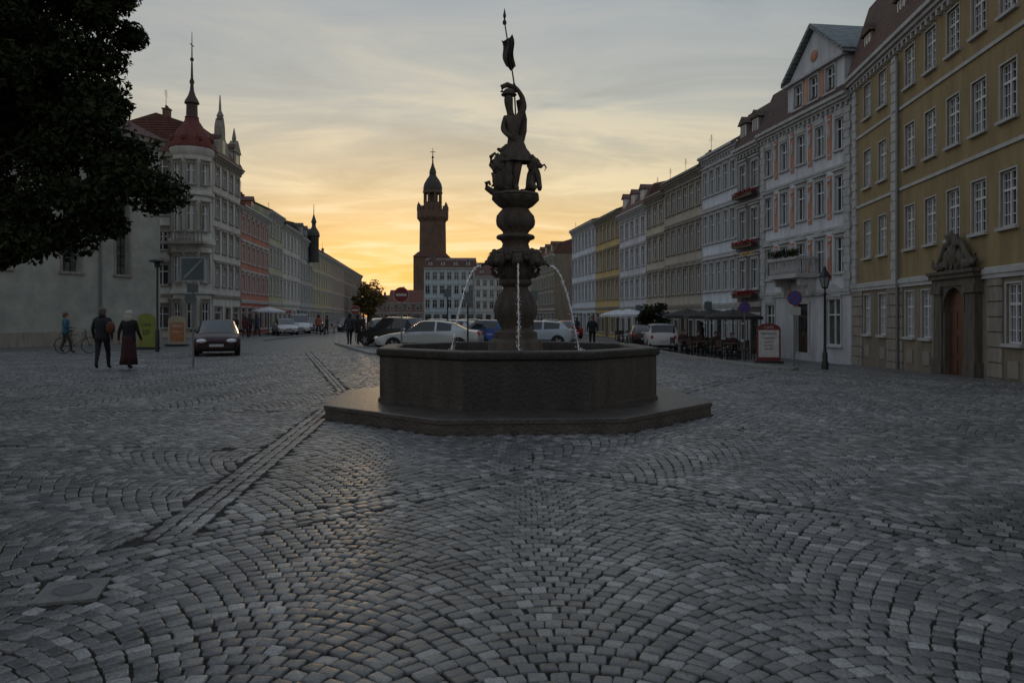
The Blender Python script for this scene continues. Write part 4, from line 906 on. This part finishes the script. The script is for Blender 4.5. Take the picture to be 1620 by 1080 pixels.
mx,my,ma=-2.49,4.38,R(16)
# =============== ground ===============
GM=bpy.data.materials.new('cobble_ground'); GM.use_nodes=True; nt=GM.node_tree;N=nt.nodes;Lk=nt.links;B=N['Principled BSDF']
tc=N.new('ShaderNodeTexCoord'); mp=N.new('ShaderNodeMapping'); mp.inputs['Rotation'].default_value=(0,0,.3); Lk.new(tc.outputs['Object'],mp.inputs[0])
vo=N.new('ShaderNodeTexVoronoi'); vo.inputs['Scale'].default_value=8.5; vo.feature='DISTANCE_TO_EDGE'; vo.inputs['Randomness'].default_value=.6; Lk.new(mp.outputs[0],vo.inputs['Vector'])
v2=N.new('ShaderNodeTexVoronoi'); v2.inputs['Scale'].default_value=8.5; v2.inputs['Randomness'].default_value=.6; Lk.new(mp.outputs[0],v2.inputs['Vector'])
r1=N.new('ShaderNodeValToRGB'); r1.color_ramp.elements[0].position=.02; r1.color_ramp.elements[0].color=(.10,.09,.08,1); r1.color_ramp.elements[1].position=.10; r1.color_ramp.elements[1].color=(1,1,1,1); Lk.new(vo.outputs['Distance'],r1.inputs[0])
r2=N.new('ShaderNodeValToRGB'); r2.color_ramp.elements[0].color=(.10,.10,.10,1); r2.color_ramp.elements[1].color=(.22,.22,.22,1); sp_=N.new('ShaderNodeSeparateColor'); Lk.new(v2.outputs['Color'],sp_.inputs[0]); Lk.new(sp_.outputs[0],r2.inputs[0])
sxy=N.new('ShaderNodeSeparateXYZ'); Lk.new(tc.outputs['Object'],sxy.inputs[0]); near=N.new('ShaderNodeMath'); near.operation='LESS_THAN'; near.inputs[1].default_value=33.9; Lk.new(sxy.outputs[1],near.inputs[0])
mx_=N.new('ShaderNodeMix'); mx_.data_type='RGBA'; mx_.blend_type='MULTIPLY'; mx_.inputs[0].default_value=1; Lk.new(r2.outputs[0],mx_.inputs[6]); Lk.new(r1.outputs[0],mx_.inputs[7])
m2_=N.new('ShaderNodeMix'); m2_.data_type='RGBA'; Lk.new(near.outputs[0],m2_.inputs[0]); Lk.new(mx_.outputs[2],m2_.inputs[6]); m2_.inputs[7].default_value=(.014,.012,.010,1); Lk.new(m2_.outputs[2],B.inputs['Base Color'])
rg_=N.new('ShaderNodeMapRange'); rg_.inputs[3].default_value=.48; rg_.inputs[4].default_value=.9; Lk.new(near.outputs[0],rg_.inputs[0]); Lk.new(rg_.outputs[0],B.inputs['Roughness'])
bp=N.new('ShaderNodeBump'); bp.inputs['Strength'].default_value=.8; bp.inputs['Distance'].default_value=.02; Lk.new(r1.outputs[0],bp.inputs['Height']); Lk.new(bp.outputs[0],B.inputs['Normal'])
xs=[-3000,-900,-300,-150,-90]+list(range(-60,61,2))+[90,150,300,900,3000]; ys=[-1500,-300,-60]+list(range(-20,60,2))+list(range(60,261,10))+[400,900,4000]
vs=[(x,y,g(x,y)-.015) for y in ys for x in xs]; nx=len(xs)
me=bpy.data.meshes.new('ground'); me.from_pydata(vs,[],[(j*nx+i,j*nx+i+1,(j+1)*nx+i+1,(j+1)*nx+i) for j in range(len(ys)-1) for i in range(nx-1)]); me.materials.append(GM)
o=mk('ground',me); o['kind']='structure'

def seg(px,py,a,b):
    ax,ay=a;bx,by=b; dx,dy=bx-ax,by-ay; L2=dx*dx+dy*dy; t=np.clip(((px-ax)*dx+(py-ay)*dy)/L2,0,1); return np.hypot(px-ax-t*dx,py-ay-t*dy)
apex=(.22,7.75)
strips=[(apex,(-5.0,2.6),.15,3),(apex,(6.2,3.1),.15,3),((-3.05,12.8),(-2.42,5.35),.15,3),((-12,9.3),(-3.4,9.0),.10,2),((-16,13.6),(-3.9,12.6),.10,2),((3.2,10.6),(16,9.6),.10,2),((-3.5,16),(-9,34),.10,2),((3.3,15.5),(8.2,24),.10,2)]
def region(x,y):
    yl=apex[1]+(x-apex[0])*(2.6-apex[1])/(-5.0-apex[0]); yr=apex[1]+(x-apex[0])*(3.1-apex[1])/(6.2-apex[0])
    r=np.where(y<np.where(x<apex[0],yl,yr),0,3)
    left=x<(-2.42-(y-5.35)*.0846)
    r=np.where((r==3)&left,np.where(y<9.1,2,np.where(y<13,4,5)),r)
    r=np.where((r==3)&(x>0.2)&(y<9.9),1,r)
    return r
frames={0:(.22,0,0,1.45,.096),1:(1.0,0,R(-38),1.35,.100),2:(-4,0,R(60),1.4,.100),3:(.06,0,0,1.5,.104),4:(-4,0,R(10),1.5,.104),5:(-4,0,R(-8),1.6,.108)}
allS=[]
for k,(ox,oy,th,Wd,s) in frames.items():
    A=.24*Wd; n=int(round(Wd*1.05/s))
    ext={0:9,1:16,2:22,3:44,4:30,5:46}[k]
    t=(np.arange(n)+.5)/n-.5
    cc=np.arange(-int(ext/Wd)-1,int(ext/Wd)+2); rr=np.arange(-int(ext/s),int(ext/s))
    Cc,Rw,T=np.meshgrid(cc,rr,np.arange(n),indexing='ij')
    off=((Rw%2)*.5-.25)/n
    tt=np.clip(t[T]+off,-.5,.5)
    a=(Cc+tt)*Wd; b_=Rw*s+A*(1-4*tt*tt)
    sl=-8*A*tt/Wd; an=np.arctan(sl)
    a=a.ravel();b_=b_.ravel();an=an.ravel()
    w=(Wd/n)/np.cos(an); h=s*np.cos(an)
    a=a+.012*np.sin(b_*2.1+a*.7); b_=b_+.012*np.sin(a*1.9+b_*.5)
    x=ox+a*math.cos(th)-b_*math.sin(th); y=oy+a*math.sin(th)+b_*math.cos(th)
    m=(y>1.9)&(y<34)&(np.abs(x)<.74*y+1.2)
    x,y,w,h,an=x[m],y[m],w[m],h[m],an[m]+th
    m=region(x,y)==k
    for sa,sb,hw,nr in strips: m&=seg(x,y,sa,sb)>hw+.055
    allS.append(np.stack([x,y,an,w,h],1)[m])
for sa,sb,hw,nr in strips:
    L_=math.hypot(sb[0]-sa[0],sb[1]-sa[1]); th=math.atan2(sb[1]-sa[1],sb[0]-sa[0]); n=int(L_/.13)
    for r_ in range(nr):
        off=(r_-(nr-1)/2)*(2*hw/nr+.008); tt=(np.arange(n)+.5*(r_%2))/n*L_
        x=sa[0]+tt*math.cos(th)-off*math.sin(th); y=sa[1]+tt*math.sin(th)+off*math.cos(th)
        allS.append(np.stack([x,y,np.full(n,th),np.full(n,.13),np.full(n,2*hw/nr)],1))
St=np.concatenate(allS)
ap=3.0
xr=(St[:,0]-FX);yr_=(St[:,1]-FY); c4,s4=math.cos(-R(4)),math.sin(-R(4)); xl=xr*c4-yr_*s4; yl=xr*s4+yr_*c4
octd=np.maximum(np.maximum(np.abs(xl),np.abs(yl)),(np.abs(xl)+np.abs(yl))*.7071)
cm,sm=math.cos(-ma),math.sin(-ma); xm=(St[:,0]-mx)*cm-(St[:,1]-my)*sm; ym=(St[:,0]-mx)*sm+(St[:,1]-my)*cm
m=(octd>ap+.02)&~((np.abs(xm)<.20)&(np.abs(ym)<.22))&(np.abs(St[:,0])<.74*St[:,1]+1.2)&(St[:,1]>1.9)&(St[:,1]<34)
St=St[m]; print('stones',len(St))
def gv(x,y): 
    z=-.03*np.clip(x-4,0,14); z=z-.025*np.clip(y-22,0,16)*np.clip(x/14,0,1); return z-.003*np.clip(y-30,0,170)
def stones(S,detail,name):
    n=len(S); x,y,an,w,h=S.T
    w=w*(.88+.08*rng.random(n)); h=h*(.88+.08*rng.random(n)); an=an+rng.normal(0,.045,n); x=x+rng.normal(0,.004,n); y=y+rng.normal(0,.004,n)
    if detail: base=np.array([(.5,-.38),(.5,.38),(.39,.5),(-.39,.5),(-.5,.38),(-.5,-.38),(-.39,-.5),(.39,-.5)]); rings=[(1.0,-.035),(1.0,-.006),(.95,-.0015),(.82,0.0)]; 
    else: base=np.array([(.5,-.46),(.46,.5),(-.5,.46),(-.46,-.5)]); rings=[(1.0,-.035),(.98,-.005),(.85,0.0)]
    nb=len(base); R_=len(rings); ctr=1 if detail else 0
    Vv=np.zeros((n,nb*R_+ctr,3)); jit=1+rng.normal(0,.05,(n,nb)); jz=rng.normal(0,.0022,n); tx=rng.normal(0,.034,n); ty=rng.normal(0,.034,n)
    ca,sa=np.cos(an),np.sin(an)
    for j,(sc,z) in enumerate(rings):
        u=base[None,:,0]*w[:,None]*sc*jit; v=base[None,:,1]*h[:,None]*sc*jit
        Vv[:,j*nb:(j+1)*nb,0]=x[:,None]+u*ca[:,None]-v*sa[:,None]; Vv[:,j*nb:(j+1)*nb,1]=y[:,None]+u*sa[:,None]+v*ca[:,None]
        Vv[:,j*nb:(j+1)*nb,2]=z+jz[:,None]+(tx[:,None]*u+ty[:,None]*v if j>0 else 0)+(rng.normal(0,.0009,(n,nb)) if j>1 else 0)
    if ctr: Vv[:,-1,0]=x;Vv[:,-1,1]=y;Vv[:,-1,2]=.0010+jz
    Vv[:,:,2]+=gv(x,y)[:,None]
    fq=[];ft=[]
    for j in range(R_-1):
        for i in range(nb): fq.append((j*nb+i,j*nb+(i+1)%nb,(j+1)*nb+(i+1)%nb,(j+1)*nb+i))
    t0=(R_-1)*nb
    if detail:
        for i in range(nb): ft.append((t0+i,t0+(i+1)%nb,nb*R_))
    else: fq.append(tuple(t0+i for i in range(4)))
    nv=nb*R_+ctr; offs=(np.arange(n)*nv)[:,None,None]
    fq=(np.array(fq)[None]+offs).reshape(-1,4); loops=[fq.ravel()]; st=[np.arange(len(fq))*4]
    if ft: ft=(np.array(ft)[None]+offs).reshape(-1,3); loops.append(ft.ravel()); st.append(len(fq)*4+np.arange(len(ft))*3)
    loops=np.concatenate(loops).astype(np.int32); st=np.concatenate(st).astype(np.int32)
    me=bpy.data.meshes.new(name); me.vertices.add(n*nv); me.vertices.foreach_set('co',Vv.astype(np.float32).ravel()); me.loops.add(len(loops)); me.loops.foreach_set('vertex_index',loops); me.polygons.add(len(st)); me.polygons.foreach_set('loop_start',st)
    me.update(calc_edges=True)
    at_=me.attributes.new('tint','FLOAT','POINT'); at_.data.foreach_set('value',np.repeat(rng.random(n),nv).astype(np.float32))
    me.shade_smooth(); me.materials.append(SM); o=mk(name,me); o['kind']='structure'; return o
SM=bpy.data.materials.new('granite_setts'); SM.use_nodes=True; nt=SM.node_tree;N=nt.nodes;Lk=nt.links;B=N['Principled BSDF']
at1=N.new('ShaderNodeAttribute'); at1.attribute_name='tint'; rp=N.new('ShaderNodeValToRGB'); e=rp.color_ramp.elements; e[0].color=(.070,.071,.073,1); e[1].color=(.30,.30,.30,1); e2=rp.color_ramp.elements.new(.5); e2.color=(.135,.137,.140,1); e3=rp.color_ramp.elements.new(.8); e3.color=(.185,.18,.172,1); Lk.new(at1.outputs['Fac'],rp.inputs[0])
tc=N.new('ShaderNodeTexCoord'); nz=N.new('ShaderNodeTexNoise'); nz.inputs['Scale'].default_value=60; nz.inputs['Detail'].default_value=6; Lk.new(tc.outputs['Object'],nz.inputs['Vector'])
nl=N.new('ShaderNodeTexNoise'); nl.inputs['Scale'].default_value=.6; nl.inputs['Detail'].default_value=4; Lk.new(tc.outputs['Object'],nl.inputs['Vector'])
mr=N.new('ShaderNodeMapRange'); mr.inputs[1].default_value=.3;mr.inputs[2].default_value=.7;mr.inputs[3].default_value=.6;mr.inputs[4].default_value=1.35; Lk.new(nz.outputs[0],mr.inputs[0])
ml=N.new('ShaderNodeMapRange'); ml.inputs[1].default_value=.3;ml.inputs[2].default_value=.7;ml.inputs[3].default_value=.62;ml.inputs[4].default_value=1.22; Lk.new(nl.outputs[0],ml.inputs[0])
mm=N.new('ShaderNodeMath'); mm.operation='MULTIPLY'; Lk.new(mr.outputs[0],mm.inputs[0]); Lk.new(ml.outputs[0],mm.inputs[1])
vm=N.new('ShaderNodeVectorMath'); vm.operation='SCALE'; Lk.new(rp.outputs[0],vm.inputs[0]); Lk.new(mm.outputs[0],vm.inputs['Scale']); Lk.new(vm.outputs[0],B.inputs['Base Color'])
rr_=N.new('ShaderNodeMapRange'); rr_.inputs[3].default_value=.24; rr_.inputs[4].default_value=.50; Lk.new(nz.outputs[0],rr_.inputs[0]); Lk.new(rr_.outputs[0],B.inputs['Roughness'])
B.inputs['Specular IOR Level'].default_value=.6
bp=N.new('ShaderNodeBump'); bp.inputs['Strength'].default_value=.5; bp.inputs['Distance'].default_value=.006; Lk.new(nz.outputs[0],bp.inputs['Height']); Lk.new(bp.outputs[0],B.inputs['Normal'])
stones(St[St[:,1]<11],True,'cobblestone_paving'); stones(St[St[:,1]>=11],False,'cobblestone_street')
E=empty('manhole_cover','square concrete manhole cover with round lid set in cobbles','manhole cover',(mx,my,0),ma)
b=MB(); b.box(-.165,.165,-.18,.18,-.03,.003); b.obj('slab',[mat('concrete_old',(.17,.17,.165),.8,.3,12,.4,60)],E); b=MB(); n=32
b.tube([(.10*math.cos(2*math.pi*i/n),.10*math.sin(2*math.pi*i/n),.003) for i in range(n+1)],.005,6); b.lathe([(.09,.0),(.09,.006)],28); b.obj('lid',[mat('cast_iron_lid',(.11,.11,.11),.6,.3,30,.4,60)],E)
KM=mat('kerb_granite',(.26,.255,.25),.6,.3,6,.3,40)
def kerb(pts,w=.16,h=.1):
    b=MB(); 
    for i in range(len(pts)-1):
        a=Vector(pts[i]);c=Vector(pts[i+1]); L_=(c-a).length; m=max(1,int(L_/1.0)); d=(c-a)/m; nn=Vector((-d.y,d.x)).normalized()*w/2
        for j in range(m):
            p=a+d*(j+.006); q=a+d*(j+.994); z0=g(p.x,p.y); z1=g(q.x,q.y)
            P_=[p-nn,q-nn,q+nn,p+nn]; b.add([(v.x,v.y,zz-.1) for v,zz in zip(P_,(z0,z1,z1,z0))]+[(v.x,v.y,zz+h) for v,zz in zip(P_,(z0,z1,z1,z0))],[(3,2,1,0),(4,5,6,7),(0,1,5,4),(1,2,6,5),(2,3,7,6),(3,0,4,7)])
    o=b.obj('kerb',[KM]); o['kind']='structure'
kerb([(9.3,25.3),(8.9,24.7),(8.55,24.7),(8.3,25.4),(8.2,27),(8.1,38),(7.6,60),(4,95)])
kerb([(-5.2,30.6),(-5.7,31.2),(-10,44),(-14,62)])
kerb([(-16,50),(-17.5,66),(-20,100),(-26,160)],.16,.12)

# =============== world / light / camera ===============
az=R(-9.5); el=R(2.2)
sd=Vector((math.sin(az)*math.cos(el),math.cos(az)*math.cos(el),math.sin(el)))
w=bpy.data.worlds.new('World'); scene.world=w; w.use_nodes=True; nt=w.node_tree;N=nt.nodes;Lk=nt.links; bg=N['Background']
sky=N.new('ShaderNodeTexSky'); sky.sky_type='NISHITA'; sky.sun_disc=False; sky.sun_elevation=el; sky.sun_rotation=az; sky.dust_density=2
tc=N.new('ShaderNodeTexCoord'); sx=N.new('ShaderNodeSeparateXYZ'); Lk.new(tc.outputs['Generated'],sx.inputs[0])
def ramp(stops):
    r=N.new('ShaderNodeValToRGB'); r.color_ramp.interpolation='LINEAR'; e=r.color_ramp.elements
    while len(e)<len(stops): e.new(.5)
    for q,(p,c) in zip(e,stops): q.position=p; q.color=(*c,1)
    Lk.new(sx.outputs[2],r.inputs[0]); return r
rA=ramp([(0,(.84,.42,.11)),(.05,(.88,.53,.16)),(.10,(.80,.56,.25)),(.17,(.62,.53,.35)),(.25,(.47,.48,.43)),(.38,(.37,.41,.435)),(.7,(.29,.34,.40)),(1,(.28,.34,.42))])
rB=ramp([(0,(.34,.28,.22)),(.12,(.35,.32,.28)),(.25,(.36,.375,.37)),(.38,(.33,.37,.395)),(.7,(.28,.33,.40)),(1,(.28,.34,.42))])
dt=N.new('ShaderNodeVectorMath'); dt.operation='DOT_PRODUCT'; Lk.new(tc.outputs['Generated'],dt.inputs[0]); dt.inputs[1].default_value=(math.sin(az+.15),math.cos(az+.15),0)
def mapr(src,a,b,c,d,sm='SMOOTHSTEP'):
    m=N.new('ShaderNodeMapRange'); m.interpolation_type=sm; m.inputs[1].default_value=a;m.inputs[2].default_value=b;m.inputs[3].default_value=c;m.inputs[4].default_value=d; Lk.new(src,m.inputs[0]); return m.outputs[0]
fA=mapr(dt.outputs['Value'],.78,.99,0,1)
def mixc(f,a,b,bt='MIX'):
    m=N.new('ShaderNodeMix'); m.data_type='RGBA'; m.blend_type=bt
    if hasattr(f,'node'): Lk.new(f,m.inputs[0])
    else: m.inputs[0].default_value=f
    for i,s in((6,a),(7,b)):
        if hasattr(s,'node'): Lk.new(s,m.inputs[i])
        else: m.inputs[i].default_value=(*s,1)
    return m.outputs[2]
col=mixc(fA,rB.outputs[0],rA.outputs[0])
zz=N.new('ShaderNodeMath'); zz.operation='ADD'; zz.inputs[1].default_value=.12; Lk.new(sx.outputs[2],zz.inputs[0])
dv=N.new('ShaderNodeVectorMath'); dv.operation='DIVIDE'; Lk.new(tc.outputs['Generated'],dv.inputs[0]); cb_=N.new('ShaderNodeCombineXYZ'); 
for i in range(3): Lk.new(zz.outputs[0],cb_.inputs[i])
Lk.new(cb_.outputs[0],dv.inputs[1])
mp=N.new('ShaderNodeMapping'); mp.inputs['Rotation'].default_value=(0,0,R(-28)); mp.inputs['Scale'].default_value=(.7,1.35,.3); mp.inputs['Location'].default_value=(1.3,.7,0); Lk.new(dv.outputs[0],mp.inputs[0])
n1=N.new('ShaderNodeTexNoise'); n1.inputs['Scale'].default_value=1.5; n1.inputs['Detail'].default_value=10; n1.inputs['Roughness'].default_value=.6; n1.inputs['Distortion'].default_value=.7; Lk.new(mp.outputs[0],n1.inputs['Vector'])
cf=mapr(n1.outputs[0],.44,.66,0,1)
wc=mixc(fA,(.52,.48,.43),(.95,.80,.52))
cfm=N.new('ShaderNodeMath'); cfm.operation='MULTIPLY'; cfm.inputs[1].default_value=.65; Lk.new(cf,cfm.inputs[0])
zf=mapr(sx.outputs[2],.05,.45,1,.15)
cf2=N.new('ShaderNodeMath'); cf2.operation='MULTIPLY'; Lk.new(cfm.outputs[0],cf2.inputs[0]); Lk.new(zf,cf2.inputs[1])
col=mixc(cf2.outputs[0],col,wc)
dk=mapr(n1.outputs[0],.30,.48,.86,1); 
vs_=N.new('ShaderNodeVectorMath'); vs_.operation='SCALE'; Lk.new(col,vs_.inputs[0]); Lk.new(dk,vs_.inputs['Scale'])
bk=mapr(dt.outputs['Value'],-.9,.5,1.0,1); v3=N.new('ShaderNodeVectorMath'); v3.operation='SCALE'; Lk.new(vs_.outputs[0],v3.inputs[0]); Lk.new(bk,v3.inputs['Scale'])
sk=N.new('ShaderNodeVectorMath'); sk.operation='SCALE'; sk.inputs['Scale'].default_value=.01; Lk.new(sky.outputs[0],sk.inputs[0])
ad=N.new('ShaderNodeVectorMath'); ad.operation='ADD'; Lk.new(v3.outputs[0],ad.inputs[0]); Lk.new(sk.outputs[0],ad.inputs[1])
Lk.new(ad.outputs[0],bg.inputs['Color']); bg.inputs['Strength'].default_value=1.0
sl=bpy.data.lights.new('sun','SUN'); sl.energy=.12; sl.angle=R(6); sl.color=(1,.65,.38); so=bpy.data.objects.new('sun',sl); COL.objects.link(so); so.rotation_euler=(-sd).to_track_quat('-Z','Y').to_euler()
cd=bpy.data.cameras.new('camera'); cd.sensor_width=36; cd.lens=1224/1620*36; cd.shift_y=-40/1620; cd.clip_end=6000; cd.clip_start=.05
co=bpy.data.objects.new('camera',cd); COL.objects.link(co); co.location=(0,0,1.55); co.rotation_euler=(R(90),0,0); scene.camera=co
